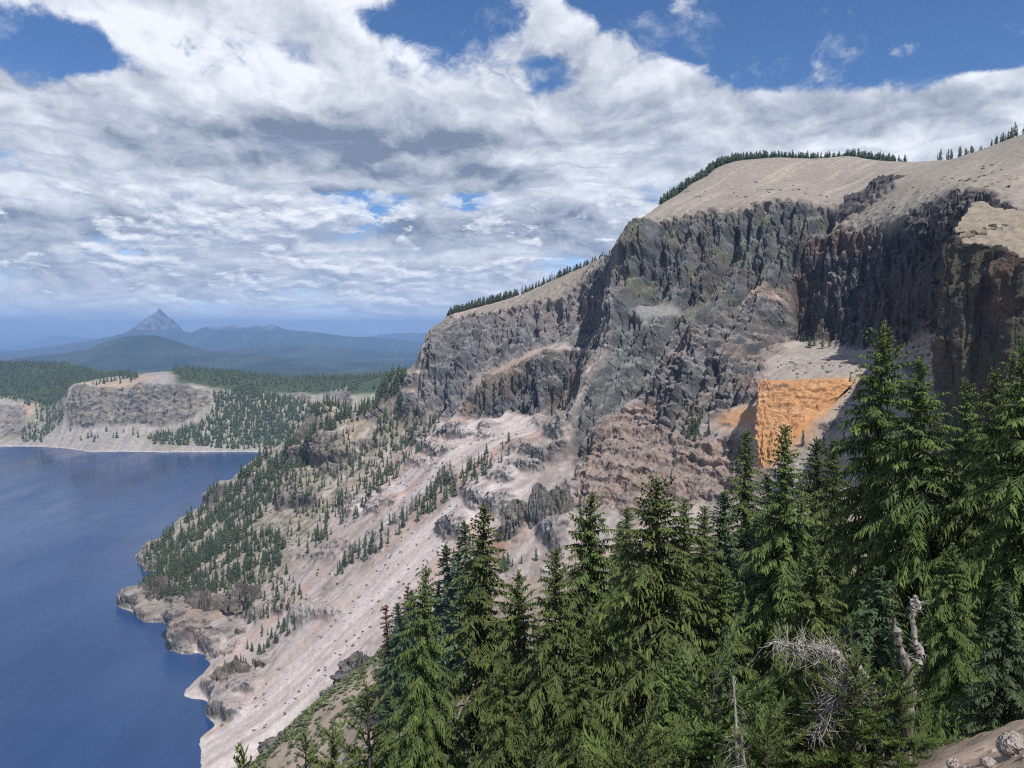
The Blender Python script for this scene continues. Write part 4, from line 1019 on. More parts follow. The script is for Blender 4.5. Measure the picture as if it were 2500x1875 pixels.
ST = np.array([0, .55, 1.0]); SW = np.array([.55, 1.0, .10])
FQ = np.array([[0, 1, 4, 3], [1, 2, 5, 4], [3, 4, 7, 6], [4, 5, 8, 7]])
def sprays(P, D, L, Wd, droop, tone, g, r):
    """flat needle sprays: base P, direction D, length L, half width Wd"""
    n = len(P)
    D = D / (np.linalg.norm(D, axis=1, keepdims=True) + 1e-9)
    up = np.tile(np.array([0, 0, 1.0]), (n, 1)) + r.normal(0, .28, (n, 3))
    side = np.cross(D, up); side /= np.linalg.norm(side, axis=1, keepdims=True) + 1e-9
    cen = P[:, None] + D[:, None] * (L[:, None] * ST[None])[..., None]
    cen[..., 2] -= droop[:, None] * L[:, None] * ST[None] ** 2
    hw = Wd[:, None] * SW[None]
    Lft = cen + side[:, None] * hw[..., None]; Rgt = cen - side[:, None] * hw[..., None]
    Lft[..., 2] -= hw * .45; Rgt[..., 2] -= hw * .45
    V = np.stack([Lft, cen, Rgt], 2).reshape(n, 9, 3)
    Q = (FQ[None] + (np.arange(n) * 9)[:, None, None]).reshape(-1, 4)
    tip = np.repeat(ST, 3)[None]
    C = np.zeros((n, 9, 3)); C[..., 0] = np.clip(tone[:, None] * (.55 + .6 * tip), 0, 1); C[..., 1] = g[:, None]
    return V.reshape(-1, 3), Q, C.reshape(-1, 3)

def conifer(seed, H, R, nb, spacing=.24, droop=.5, shape=.8, bare=.03, w=.062, ln=.82, dense=1.0, lean=0.0, top_thin=1.0, gaps=.08, pine=0):
    """mountain conifer: tapered trunk with limbs, and a crown of drooping sprays"""
    r = np.random.default_rng(seed)
    wood = Acc(); leaf = Acc()
    zs = np.linspace(-1.5, H, 16)
    bend = np.stack([lean * (zs / H) ** 2 * H + .12 * np.sin(zs * .35 + seed), .12 * np.cos(zs * .3 + seed * 2), zs], -1)
    wood.add(*tube(bend, np.interp(zs, [-1.5, 0, H * .5, H], [.022 * H, .017 * H, .009 * H, .012]), 8))
    hs = bare * H + (H * .985 - bare * H) * (np.arange(nb) + r.uniform(0, 1, nb)) / nb
    phi = np.arange(nb) * 2.39996 + r.normal(0, .5, nb)
    sect = r.uniform(.68, 1.22, (9, 9))
    for h, ph in zip(hs, phi):
        f = h / H
        if r.random() < gaps and f < .9: continue
        L = R * ((1 - f) ** shape) * (.62 + .38 * min(1, f * 5)) * sect[int(f * 8.9), int((ph % 6.283) / 6.3 * 9)] * r.uniform(.75, 1.18)
        L = max(L, .18 + .25 * (1 - f)) * (top_thin if f > .8 else 1)
        e0 = np.interp(f, [0, .35, .8, 1], [-.18, .02, .38, .95]) + r.normal(0, .1)
        dr = droop * np.interp(f, [0, .7, 1], [1.05, .8, .25]) * r.uniform(.7, 1.3)
        n = max(3, int(L / .45)); s = np.linspace(0, 1, n)
        o = np.array([np.interp(h, zs, bend[:, 0]), np.interp(h, zs, bend[:, 1]), h])
        wob = r.normal(0, .06, 2)
        hd = np.array([math.cos(ph), math.sin(ph)]); pd = np.array([-hd[1], hd[0]])
        line = np.zeros((n, 3)); line[:, :2] = o[:2] + hd * (s * L)[:, None] + pd * (np.sin(s * 3) * wob[0] * L)[:, None]
        line[:, 2] = h + L * (s * math.tan(e0) - dr * s ** 2)
        wood.add(*tube(line, np.interp(s, [0, 1], [.012 * L + .012, .006]), 4))
        m = max(4, int(L * .95 / spacing * dense))
        u = np.clip(np.linspace(.06 if f > .5 else .16, 1, m) + r.normal(0, .02, m), .04, 1)
        P = np.stack([np.interp(u, s, line[:, k]) for k in range(3)], -1)
        tl = np.clip((.24 + .40 * (1 - u)) * L * .55 + .16, .16, .85) * ln
        slope_z = (math.tan(e0) - 2 * dr * u)
        fam = np.clip(r.normal(.45, .17), .08, .92)
        for sg in ((1, -1, 0, 2, 3) if pine == 0 else (1, -1, 0, 4, 4)):
            ang = r.normal(.85, .25, m) * (1 if sg == 1 else -1)
            if sg == 0: ang = r.normal(0, .35, m)
            if sg >= 2: ang = r.normal(0, 1.5, m)
            d = np.stack([hd[0] * np.cos(ang) - hd[1] * np.sin(ang), hd[0] * np.sin(ang) + hd[1] * np.cos(ang), slope_z * .8 + r.normal(0, .16, m)], -1)
            ll = tl * r.uniform(.65, 1.25, m); PP = P
            if sg == 0: ll = ll * .6
            if sg in (2, 3):
                d[:, 2] = r.uniform(-2.2, -.6, m); ll = ll * .62
                PP = P + np.stack([pd[0] * tl, pd[1] * tl, -.25 * tl], -1) * r.uniform(-.75, .75, m)[:, None]
            if sg == 4:
                d[:, 2] = r.uniform(.1, 1.6, m); ll = ll * .6
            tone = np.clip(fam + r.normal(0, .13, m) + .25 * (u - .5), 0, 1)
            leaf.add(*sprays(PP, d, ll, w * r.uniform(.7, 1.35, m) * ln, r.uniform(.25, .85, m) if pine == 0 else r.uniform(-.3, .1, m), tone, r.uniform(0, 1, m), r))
    # leader
    m = 10; P = np.stack([np.full(m, bend[-1, 0]), np.full(m, bend[-1, 1]), H - r.uniform(0, .9, m)], -1)
    d = np.stack([r.normal(0, .6, m), r.normal(0, .6, m), np.full(m, .8)], -1)
    leaf.add(*sprays(P, d, np.full(m, .35), np.full(m, w * .8), np.full(m, .2), np.full(m, .6), r.uniform(0, 1, m), r))
    return wood, leaf

KINDS = {}
def kind(key, seed, H, R, nb, leafm=m_hem, **kw):
    wd, lf = conifer(seed, H, R, nb, **kw)
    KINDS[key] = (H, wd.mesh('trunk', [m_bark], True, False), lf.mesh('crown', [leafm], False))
kind('wide', 11, 24, 5.2, 330, droop=.62, shape=.66, spacing=.14)
kind('tall', 12, 26, 4.4, 340, droop=.66, shape=.64, spacing=.14)
kind('slim', 13, 24, 3.0, 290, droop=.70, shape=.58, spacing=.14)
kind('full', 14, 20, 4.6, 290, droop=.55, shape=.72, spacing=.14)
kind('ragged', 15, 25, 4.8, 300, droop=.66, shape=.60, gaps=.2, spacing=.14)
kind('fir', 16, 16, 3.3, 230, leafm=m_hem2, droop=.35, shape=.78, spacing=.14)
kind('spire', 17, 20, 1.9, 120, droop=.5, shape=.6, leafm=m_hem2, spacing=.24, w=.11)
kind('pine', 19, 7, 1.9, 70, leafm=m_pine, droop=-.35, shape=.62, spacing=.06, w=.034, ln=.6, pine=1, gaps=.15)
kind('bushpine', 20, 4, 2.2, 60, leafm=m_pine, droop=-.25, shape=.45, spacing=.05, w=.03, ln=.55, pine=1, gaps=.15)

def tree(key, label, x, y, Y, rot=0.0, wide=1.0, H=None, group=None, leafm=None, name='hemlock_tree', base=None):
    """a tree whose tip is seen at picture point (x, y), Y metres off, rooted on the slope"""
    tip = at(x, y, Y)
    zb = near_z(tip[0], tip[1]) - .3 if base is None else base
    h0, wm, lm = KINDS[key]
    hh = tip[2] - zb if H is None else H
    o = bpy.data.objects.new(name, None); COL.objects.link(o)
    o.location = (tip[0], tip[1], tip[2] - hh); o.rotation_euler = (0, 0, rot); s = hh / h0; o.scale = (s * wide, s * wide, s)
    tag(o, label, 'tree', group)
    link('trunk', wm, o); link('crown', lm, o)
    HEIGHTS.append((label[:40], round(hh, 1)))
    return o
HEIGHTS = []
T = [  # key, label, x, y, Y, rot, widening
    ('wide', 'broad hemlock at the left front of the foreground stand, its tip against the pink scree', 1037, 1382, 72, .3, .70),
    ('slim', 'slender tall hemlock with a thin top just right of the broad left hemlock', 1180, 1232, 84, 1.2, 1.25),
    ('full', 'bushy hemlock with a short pointed top between the slender one and the drooping spire', 1268, 1398, 66, 2.2, .85),
    ('tall', 'hemlock with a narrow drooping spire left of the wide dark hemlock', 1356, 1335, 62, 4.1, 1.0),
    ('wide', 'tall wide hemlock whose tip stands against the red ledges', 1446, 1205, 78, 5.0, .95),
    ('ragged', 'largest foreground hemlock, dark hollow on its left side, in the middle of the stand', 1612, 1165, 60, .8, 1.22),
    ('tall', 'dark hemlock whose tip stands in front of the left part of the orange outcrop', 1921, 1035, 82, 3.0, 1.0),
    ('slim', 'narrow dark conifer standing just left of the orange outcrop', 1825, 1050, 128, 2.0, 1.1),
    ('fir', 'short conifer between the narrow dark one and the orange outcrop', 1874, 1156, 120, .5, 1.15),
    ('slim', 'pointed hemlock right below the orange outcrop, taller of a pair', 1994, 1068, 112, 4.4, 1.4),
    ('tall', 'hemlock right of the pointed pair, in front of the pale scree', 2038, 1072, 100, 1.0, 1.0),
    ('ragged', 'tallest tree at the right, ragged top reaching over the alcove scree', 2153, 792, 64, 2.5, .86),
    ('wide', 'full lit hemlock just right of the tallest ragged tree', 2252, 872, 58, 3.9, .92),
    ('tall', 'dark conifer behind the full lit hemlock, below the near cliff', 2362, 930, 76, .2, .95),
    ('wide', 'large dark hemlock near the right edge, below the near cliff', 2432, 905, 54, 1.7, .80),
    ('full', 'very dark hemlock cut by the right edge of the picture', 2520, 830, 46, 2.9, .95),
    ('fir', 'dense conifer in the dark middle stand left of the narrow dark conifer', 1768, 1196, 118, 4.0, 1.25),
    ('tall', 'dark conifer in the middle stand with its tip at the grey rocks', 1672, 1216, 110, .9, .95),
    ('tall', 'conifer in the middle stand between two dark dense ones', 1722, 1232, 96, 3.3, 1.0),
    ('fir', 'small-topped conifer in the gap right of the middle stand', 1852, 1262, 88, 5.5, 1.3),
    ('full', 'low bushy hemlock in front of the middle stand, right of the largest hemlock', 1760, 1380, 58, 1.1, .95),
    ('full', 'low lit hemlock right of the silver snag', 2330, 1330, 40, 2.0, .9),
    ('full', 'drooping green hemlock behind the dead silver limb', 1985, 1330, 50, 4.9, 1.0),
    ('wide', 'low hemlock in front of the drooping spire at the bottom of the stand', 1420, 1560, 46, .6, .8),
    ('full', 'low hemlock filling the bottom between the broad left hemlock and the spire', 1235, 1610, 52, 3.2, .85),
    ('fir', 'blue green fir at the right edge above the bare soil', 2460, 1420, 30, 1.4, 1.2),
    ('full', 'low hemlock at the bottom right of the largest hemlock', 1640, 1560, 42, 5.8, .85),
    ('fir', 'low dark fir behind the silver snag', 2150, 1380, 44, 2.6, 1.3),
    ('fir', 'small dark fir at the left foot of the broad left hemlock', 945, 1690, 84, .4, 1.3),
    ('slim', 'thin conifer behind the stand with its tip at the grey fin', 1533, 1235, 150, 3.6, 1.2),
    ('slim', 'lone sparse conifer standing on the red scree left of the largest hemlock', 1512, 1275, 190, 1.5, 1.0),
]
for k, lab, x, y, Y, rz, wd in T:
    tree(k, lab, x, y, Y, rz, wd * 1.2)
# low trees crowded between and under the tall ones
fr = np.random.default_rng(77)
spots = []
while len(spots) < 46:
    Yc = fr.uniform(38, 150); xc = fr.uniform(960, 2480) if Yc > 60 else fr.uniform(1150, 2250)
    p_ = at(xc, 900, Yc)
    if all(abs(p_[0] - q_[0]) + abs(p_[1] - q_[1]) > 5.5 for q_ in spots): spots.append(p_)
for i_, p_ in enumerate(spots):
    zb = near_z(p_[0], p_[1]) - .3; hh = fr.uniform(6, 13) * (.75 if p_[1] < 60 else 1)
    xx = 1250 + p_[0] / p_[1] * F; ymin = np.interp(xx, [900, 1050, 1300, 1600, 2000, 2500], [1640, 1520, 1480, 1430, 1380, 1300])
    ztop = 350 - (ymin - 804.6) / F * p_[1]
    hh = min(hh, max(4.0, ztop - zb))
    h0, wm, lm = KINDS[('full', 'wide', 'fir', 'tall')[i_ % 4]]
    o = bpy.data.objects.new('young_hemlock', None); COL.objects.link(o); s = hh / h0 * (1.0 if i_ % 4 != 3 else 1)
    o.location = (p_[0], p_[1], zb); o.rotation_euler = (0, 0, fr.uniform(0, 6.28)); o.scale = (s * 1.15, s * 1.15, s)
    tag(o, 'young hemlock crowded low among the taller foreground trees', 'tree', 'young hemlocks filling the foreground stand')
    link('trunk', wm, o); link('crown', lm, o)
PINES = [('pine', 'bright green young pine at the bottom left of the foreground stand', 887, 1672, 34, .3, 1.0), ('pine', 'yellow green pine bush at the foot of the bright young pine', 800, 1795, 30, 1.3, 1.2), ('pine', 'pine tip poking up at the bottom edge left of the stand', 588, 1842, 22, 2.0, .8),
         ('pine', 'short dark pine alone at the bottom edge right of the pine tip', 742, 1797, 60, 2.0, 1.0), ('pine', 'young pine at the bottom edge below the hemlock spire', 1318, 1770, 24, 3.0, .9),
         ('bushpine', 'pale sprawling pine bush at the bottom, left of the dead silver limb', 1720, 1640, 24, 1.0, 1.0), ('bushpine', 'bushy yellow green pine under the dead silver limb', 2090, 1630, 21.5, 2.0, .9), ('bushpine', 'low yellow green pine left of the bushy one under the dead limb', 1985, 1665, 23, .7, .9), ('bushpine', 'pine bush beside the bare soil under the silver snag', 2210, 1650, 22, 4.0, .9),
         ('bushpine', 'low pine bush at the bottom edge right of the pale sprawling one', 1880, 1760, 20, 5.0, .9), ('bushpine', 'low pine bush at the bottom edge below the largest hemlock', 1560, 1790, 22, 5.6, .9), ('fir', 'pale fir sapling with a thin tip before the dark middle stand', 1775, 1528, 34, 1.6, .9)]
for k, lab, x, y, Y, rz, wd in PINES:
    tree(k, lab, x, y, Y, rz, wd, name='pine_tree' if k != 'fir' else 'fir_sapling')
# conifers farther down the near slope
MIDT = [('spire', 'tall slim conifer beside the pale gully right of the pink scree', 1139, 1275, 330, 2.0), ('spire', 'slim conifer left of the tall one beside the pale gully', 1116, 1340, 330, 2.3), ('spire', 'bushy conifer lowest beside the pale gully', 1094, 1333, 345, 2.4),
        ('spire', 'small conifer between the gully trees and the broad left hemlock', 1070, 1415, 350, 2.4), ('fir', 'dark conifer on the slope edge right of the rust coloured one', 971, 1472, 345, 1.5), ('fir', 'second dark conifer on the slope edge, touching the broad left hemlock', 1003, 1440, 340, 1.5)]
for k, lab, x, y, Y, wd in MIDT:
    tree(k, lab, x, y, Y, x * .7, wd, name='conifer_tree')
kind('rust', 18, 16, 1.7, 80, leafm=m_rust, droop=.4, shape=.7, spacing=.3, w=.1)
tree('rust', 'rust coloured dead conifer at the shrubby edge of the pink scree', 944, 1476, 348, .4, 1.7, name='dead_conifer')
tree('rust', 'brown-topped dying conifer behind the dark slope-edge conifers', 990, 1430, 356, 2.4, 1.5, name='dead_conifer')
print(HEIGHTS)

# ------------------------------------------------------------------ silver snag and dead limb
def px_line(pts_, Y):
    return np.array([at(x, y, Y + (dy[0] if dy else 0)) for x, y, *dy in pts_])
def wood_mesh(lines, k=7, seed=0, rough=.12):
    r = np.random.default_rng(seed); A = Acc()
    for pts_, rad in lines:
        pts_ = np.asarray(pts_, float); n = max(5, len(pts_) * 4)
        u = np.linspace(0, len(pts_) - 1, n); P = np.stack([np.interp(u, np.arange(len(pts_)), pts_[:, c]) for c in range(3)], -1)
        rr = np.interp(np.linspace(0, 1, n), np.linspace(0, 1, len(rad)), rad) * (1 + r.normal(0, rough, n))
        P[1:-1] += r.normal(0, 1, (n - 2, 3)) * (rr[1:-1] * .22)[:, None]
        V, Q = tube(P, rr, k); A.add(V, Q)
    return A
def twigs(line, n, L, seed, down=.4, rad=.012):
    r = np.random.default_rng(seed); out = []
    line = np.asarray(line, float)
    for _ in range(n):
        t = r.uniform(0, len(line) - 1.001); i = int(t); p = line[i] + (line[i + 1] - line[i]) * (t - i)
        d = r.normal(0, 1, 3); d[2] -= down; d /= np.linalg.norm(d)
        l = L * r.uniform(.4, 1.3); q1 = p + d * l * .5 + r.normal(0, .08, 3) * l; q2 = q1 + (d + r.normal(0, .45, 3)) * l * .5
        out.append(([p, q1, q2], [rad, rad * .7, rad * .3]))
        if r.random() < .6:
            q3 = q1 + r.normal(0, .35, 3) * l; out.append(([q1, q3], [rad * .6, rad * .25]))
    return out
m_snag = bark_mat('weathered dark wood', (0.060, 0.052, 0.046), (0.26, 0.235, 0.21), 7.0)
SY = 24.0
snag = bpy.data.objects.new('silver_snag', None); COL.objects.link(snag)
sb = at(2215, 1800, SY); sb[2] = near_z(sb[0], sb[1]) - .2; snag.location = sb
tag(snag, 'bleached broken snag with two upright stubs beside the lit hemlock', 'dead tree')
def local(lines, o): return [(np.asarray(p) - o, r) for p, r in lines]
ground = [sb - np.array([0, 0, .2]), at(2222, 1740, SY)]
main_l = np.array(ground + [at(2222, 1690, SY), at(2214, 1640, SY), at(2196, 1580, SY), at(2186, 1540, SY), at(2182, 1508, SY)])
side_l = px_line([(2214, 1660), (2238, 1610), (2244, 1585), (2232, 1560), (2228, 1520), (2230, 1490), (2242, 1472), (2232, 1452)], SY)
link('trunk', wood_mesh(local([(main_l, [.17, .17, .16, .15, .13, .12, .05])], sb), 10, 1, .22).mesh('trunk', [m_snag], False, False), snag)
link('stub', wood_mesh(local([(side_l, [.07, .11, .12, .08, .075, .09, .13, .03])], sb), 10, 2, .28).mesh('stub', [m_dead], False, False), snag)
tw = link('twig_cluster', wood_mesh(local(twigs(side_l[:4], 60, .4, 3, .5, .012) + twigs(side_l[5:7], 40, .25, 4, .1, .016), sb), 4, 3).mesh('twig_cluster', [m_dead], False, False), snag); tw['kind'] = 'stuff'
LYY = 23.0
limb_o = bpy.data.objects.new('dead_limb', None); COL.objects.link(limb_o)
limb_l = px_line([(2160, 1850), (2150, 1740), (2128, 1670), (2095, 1630), (2062, 1604), (2040, 1592), (1990, 1580), (1940, 1574), (1890, 1566)], LYY)
lo = limb_l[0].copy(); lo[2] = near_z(lo[0], lo[1]) - .2; limb_l[0] = lo; limb_o.location = lo
tag(limb_o, 'leaning silver dead pine limb with a fan of bare grey twigs', 'dead tree')
link('limb', wood_mesh(local([(limb_l, [.09, .10, .10, .10, .09, .08, .04, .026, .010])], lo), 8, 5).mesh('limb', [m_dead], False, False), limb_o)
link('twig_cluster', wood_mesh(local(twigs(limb_l[4:], 260, .62, 6, .65, .012) + twigs(limb_l[1:3], 30, .6, 7, .6, .012), lo), 4, 6).mesh('twig_cluster', [m_dead], False, False), limb_o)['kind'] = 'stuff'
low_l = px_line([(2140, 1800), (2085, 1700), (2070, 1650), (2050, 1690), (2020, 1740), (1985, 1800)], 22.0)
bare = bpy.data.objects.new('bare_branch', None); COL.objects.link(bare); bo = low_l[0].copy(); bo[2] = near_z(bo[0], bo[1]) - .2; low_l[0] = bo; bare.location = bo
tag(bare, 'pale bare branches arching through the pine bush below the dead limb', 'dead branch')
link('limb', wood_mesh(local([(low_l, [.05, .045, .04, .03, .02, .008])], bo), 6, 8).mesh('limb', [m_dead], False, False), bare)
link('twig_cluster', wood_mesh(local(twigs(low_l[1:], 200, .8, 9, .3, .013), bo), 4, 9).mesh('twig_cluster', [m_dead], False, False), bare)['kind'] = 'stuff'
for i_, (x, y, Yb, lab) in enumerate([(1790, 1650, 22, 'pale bare stem rising from the sprawling pine bush at the bottom'), (1810, 1790, 20, 'short bleached stump in the pine bush at the bottom edge')]):
    t_ = at(x, y, Yb); b_ = t_.copy(); b_[2] = near_z(t_[0], t_[1]) - .2; b_[0] += .25
    o = link('bleached_snag', wood_mesh(local([([b_, (b_ + t_) / 2 + np.array([.1, 0, 0]), t_], [.07, .055, .02])] + twigs(np.array([(b_ + t_) / 2, t_]), 26, .5, 20 + i_, .2, .008), b_), 6, 30 + i_).mesh('bleached_snag', [m_dead], False, False), loc=b_)
    tag(o, lab, 'dead tree')

# ------------------------------------------------------------------ conifers of the crater wall
def small_conifer(seed, H=1.0, R=.17, tiers=7, k=7):
    """ragged little spruce shape: tiers of drooping spiky skirts on a stem"""
    r = np.random.default_rng(seed); V = []; Q = []; C = []; n = 0
    for i in range(tiers):
        f = i / tiers; zt = .06 + .94 * (f + 1.35 / tiers); zb = .05 + .93 * f
        rad = R * (1 - f) ** .85 * r.uniform(.8, 1.2) + .012
        m = k * 2; an = np.linspace(0, 2 * math.pi, m, endpoint=False) + r.uniform(0, 6)
        rr = rad * np.where(np.arange(m) % 2 == 0, r.uniform(.8, 1.25, m), r.uniform(.35, .6, m))
        zz = zb + (np.arange(m) % 2) * .45 / tiers + r.normal(0, .012, m)
        off = r.normal(0, .012, 2)
        V += [[off[0], off[1], min(zt, 1.0)]] + [[off[0] + a * math.cos(t), off[1] + a * math.sin(t), z] for a, t, z in zip(rr, an, zz)]
        g = r.uniform(0, 1); C += [[r.uniform(.3, .7), g, 0]] + [[r.uniform(.1, 1.0), g, 0] for _ in range(m)]
        Q += [[n, n + 1 + j, n + 1 + (j + 1) % m] for j in range(m)]; n += m + 1
    V.append([.018, 0, -.12]); V.append([-.012, .016, -.12]); V.append([-.012, -.016, -.12]); V.append([0, 0, .9]); C += [[0, 0, 0]] * 4
    Q += [[n, n + 1, n + 3], [n + 1, n + 2, n + 3], [n + 2, n, n + 3]]
    return np.array(V), np.array(Q), np.array(C)
SMALL = [small_conifer(700 + i, R=(.15, .19, .13, .17, .11)[i], tiers=(8, 7, 9, 7, 8)[i]) for i in range(5)]
TINY = [small_conifer(720 + i, R=.17, tiers=4, k=4) for i in range(4)]
SMALL_ME = [mesh_from('slope_conifer', *v[:2], [m_slope], smooth=False, col=v[2]) for v in SMALL]

def fine_h(s, t): return bilinear(HH2, fs[0], ft[0], DS, s, t)
def stand(poly, n, r, on=on_wall, near=300.0, clump=0.0):
    """n random ground points inside a picture outline laid on the wall"""
    P = np.array([on(x, y, near) for x, y in poly]); lo, hi = P.min(0), P.max(0); out = []
    tries = 0
    while len(out) < n and tries < n * 60:
        tries += 1
        a = r.uniform(lo, hi)
        if clump and perlin(np.array([[(a[0] * .97 + a[1] * .25) / 24]]), np.array([[(a[1] * .97 - a[0] * .25) / 75]]), 777)[0, 0] + r.normal(0, .10) < clump - .15: continue
        if inside(P, a[:1], a[1:])[0]: out.append(a)
    return np.array(out).reshape(-1, 2)
def wall_pts(st):
    h = fine_h(st[:, 0], st[:, 1]); return st[:, :1] * WS + st[:, 1:] * WT + h[:, None] * WN
def far_pts(st):
    h = bilinear(AH2c, FX0, FT0, FC, st[:, 0], st[:, 1]); z = np.zeros((len(st), 3)); z[:, 0] = st[:, 0]
    return z + st[:, 1:] * FT + h[:, None] * FN
AH2c = F_COARSE
def merged(name, label, P, hs, forms, r, cat=None, widen=1.0, mat=None):
    A = Acc()
    for p, h in zip(P, hs):
        V, Q, C = forms[r.integers(len(forms))]; a = r.uniform(0, 6.28); w = h * r.uniform(.85, 1.3) * widen; c, s = math.cos(a), math.sin(a)
        U = np.stack([(V[:, 0] * c - V[:, 1] * s) * w, (V[:, 0] * s + V[:, 1] * c) * w, V[:, 2] * h], -1) + p
        C2 = C.copy(); C2[:, 1] = r.uniform(0, 1); A.add(U, Q, C2)
    o = link(name, A.mesh(name, [mat or m_slope], False)); return tag(o, label, None, None, 'stuff')
ORD = 'first second third fourth fifth sixth seventh eighth ninth tenth eleventh twelfth thirteenth fourteenth fifteenth sixteenth seventeenth eighteenth nineteenth twentieth'.split()
ORD += ['twenty-' + w for w in ORD[:9]] + ['thirtieth'] + ['thirty-' + w for w in ORD[:9]] + ['fortieth']
def singles(name, label, group, P, hs, r):
    P = np.array(sorted(P.tolist(), key=lambda v: v[0] / v[1])); label0, group0 = label, group
    for k_, (p, h) in enumerate(zip(P, hs)):
        if len(P) <= 40: label = label0 + ', ' + ORD[k_] + ' from the left'
        else:
            third = ('lower', 'middle', 'upper')[min(2, 3 * k_ // len(P))]
            label = label0 + ', ' + third + ' third'; group = group0 + ', ' + third + ' third'
        w = h * r.uniform(.9, 1.35)
        o = link(name, SMALL_ME[r.integers(5)], loc=p, rot=(0, 0, r.uniform(0, 6.28)), scale=(w, w, h)); tag(o, label, 'tree', group)
r = np.random.default_rng(5)
def hts(n, lo, hi): return r.uniform(lo, hi, n)
# trees that can be picked out one by one
S_ = wall_pts(stand([(1190, 1120), (1165, 1180), (1000, 1295), (860, 1395), (800, 1425), (825, 1385), (960, 1272), (1080, 1172)], 95, r))
singles('slope_conifer', 'dark conifer in the diagonal line of trees above the big pink scree', 'conifers in the diagonal line above the pink scree', S_, hts(len(S_), 9, 19), r)
S_ = wall_pts(stand([(700, 1330), (760, 1290), (880, 1200), (960, 1140), (985, 1150), (880, 1260), (800, 1330), (720, 1370)], 70, r))
singles('slope_conifer', 'dark conifer in the band among the warm crags', 'conifers in the band among the warm crags', S_, hts(len(S_), 9, 18), r)
S_ = wall_pts(stand([(565, 1610), (640, 1545), (720, 1505), (735, 1530), (650, 1610), (575, 1665)], 34, r))
singles('slope_conifer', 'conifer on the low rocky rib above the shore', 'conifers on the low rib by the shore', S_, hts(len(S_), 7, 13), r)
S_ = wall_pts(stand([(1380, 1180), (1420, 1150), (1440, 1260), (1400, 1330), (1230, 1420), (1110, 1420), (1110, 1280), (1220, 1380), (1330, 1360)], 34, r))
singles('slope_conifer', 'conifer scattered around the upright grey fin', 'conifers around the grey fin', S_, hts(len(S_), 8, 16), r)
S_ = wall_pts(stand([(1660, 1035), (1725, 1015), (1740, 1060), (1700, 1085), (1665, 1075)], 24, r))
singles('slope_conifer', 'conifer clumped in the recess left of the orange outcrop', 'conifers in the recess by the orange outcrop', S_, hts(len(S_), 9, 15), r)
S_ = wall_pts(stand([(1940, 800), (2010, 815), (2040, 850), (1960, 850)], 12, r))
singles('slope_conifer', 'little conifer at the foot of the shaded alcove wall', 'little conifers at the alcove foot', S_, hts(len(S_), 8, 14), r)
S_ = np.array([wall_point(x, y) for x, y in [(2010, 1105), (2030, 1110), (2060, 1100), (2085, 1090), (2110, 1110), (2075, 950), (1990, 1120), (1960, 1090)]])
singles('slope_conifer', 'conifer on the pale scree right of the orange outcrop', 'conifers on the scree right of the orange outcrop', S_, hts(len(S_), 11, 16), r)
# woods
S_ = wall_pts(stand([(1005, 912), (900, 972), (760, 1055), (640, 1115), (500, 1240), (385, 1330), (362, 1400), (460, 1420), (560, 1335), (640, 1262), (720, 1185), (770, 1105), (900, 1015), (985, 960)], 1500, r, clump=.0001))
merged('spur_forest', 'dense dark conifer wood on the spur running down to the lake', S_, 8 + 13 * r.random(len(S_)) ** 1.3, SMALL, r, widen=1.15)
S_ = wall_pts(stand([(360, 1420), (430, 1395), (520, 1355), (640, 1290), (700, 1330), (690, 1385), (600, 1430), (480, 1470), (400, 1470)], 480, r, clump=.06))
merged('lower_forest', 'open conifer wood on the lower spur above the shore cliffs', S_, 7 + 12 * r.random(len(S_)) ** 1.3, SMALL, r, widen=1.15)
S_ = wall_pts(np.concatenate([stand([(985, 960), (1020, 1010), (1080, 1015), (1060, 1060), (960, 1110), (900, 1090), (920, 1020)], 170, r), stand([(840, 1100), (960, 1090), (940, 1150), (860, 1170)], 40, r), stand([(1100, 1170), (1250, 1080), (1260, 1110), (1120, 1230)], 30, r), stand([(560, 1430), (700, 1400), (760, 1470), (600, 1530)], 70, r), stand([(360, 1420), (520, 1400), (660, 1370), (640, 1430), (500, 1470), (380, 1460)], 150, r), stand([(720, 1130), (860, 1090), (900, 1180), (740, 1260), (660, 1240)], 110, r), stand([(430, 1450), (560, 1440), (540, 1480), (440, 1480)], 30, r), stand([(700, 1120), (1000, 1020), (1050, 1080), (900, 1230), (760, 1330), (640, 1300)], 240, r, clump=.1)]))
merged('cliff_foot_trees', 'scattered conifers below the left cliff', S_, hts(len(S_), 7, 14), SMALL, r)
def along(line, n, r, jit=8.0, up=0.0):
    L = np.array([at(*p) for p in line]); t = r.uniform(0, len(L) - 1.001, n); i = t.astype(int); f = (t - i)[:, None]
    P = L[i] * (1 - f) + L[i + 1] * f; P = P + np.stack([r.normal(0, jit, n), np.abs(r.normal(0, jit, n)) + 2, np.zeros(n)], -1)
    s_, t_ = P @ WS, P @ WT
    h = fine_h(s_, t_); return s_[:, None] * WS + t_[:, None] * WT + h[:, None] * WN
S_ = np.concatenate([along([c for c in CREST if c[0] < 1500], 420, r, 11), along([c for c in CREST if c[0] < 1300], 160, r, 5)])
merged('rim_trees', 'row of conifers along the rim above the left cliff', S_, 5 + 11 * r.random(len(S_)) ** 1.2, SMALL, r, widen=1.3)
S_ = np.concatenate([along([c for c in CREST if 1660 < c[0] < 2260], 760, r, 9), along([c for c in CREST if 1600 < c[0] < 1800], 200, r, 5)])
hs_ = 5 + 10 * r.random(len(S_)) ** 1.2
merged('dome_trees', 'low dark line of trees along the top of the pumice dome', S_, hs_, SMALL, r, widen=1.9)
S_ = along([c for c in CREST if c[0] > 2300], 80, r, 7)
merged('hill_trees', 'dark conifers on the skyline of the hill at the right edge', S_, hts(len(S_), 9, 18), SMALL, r)
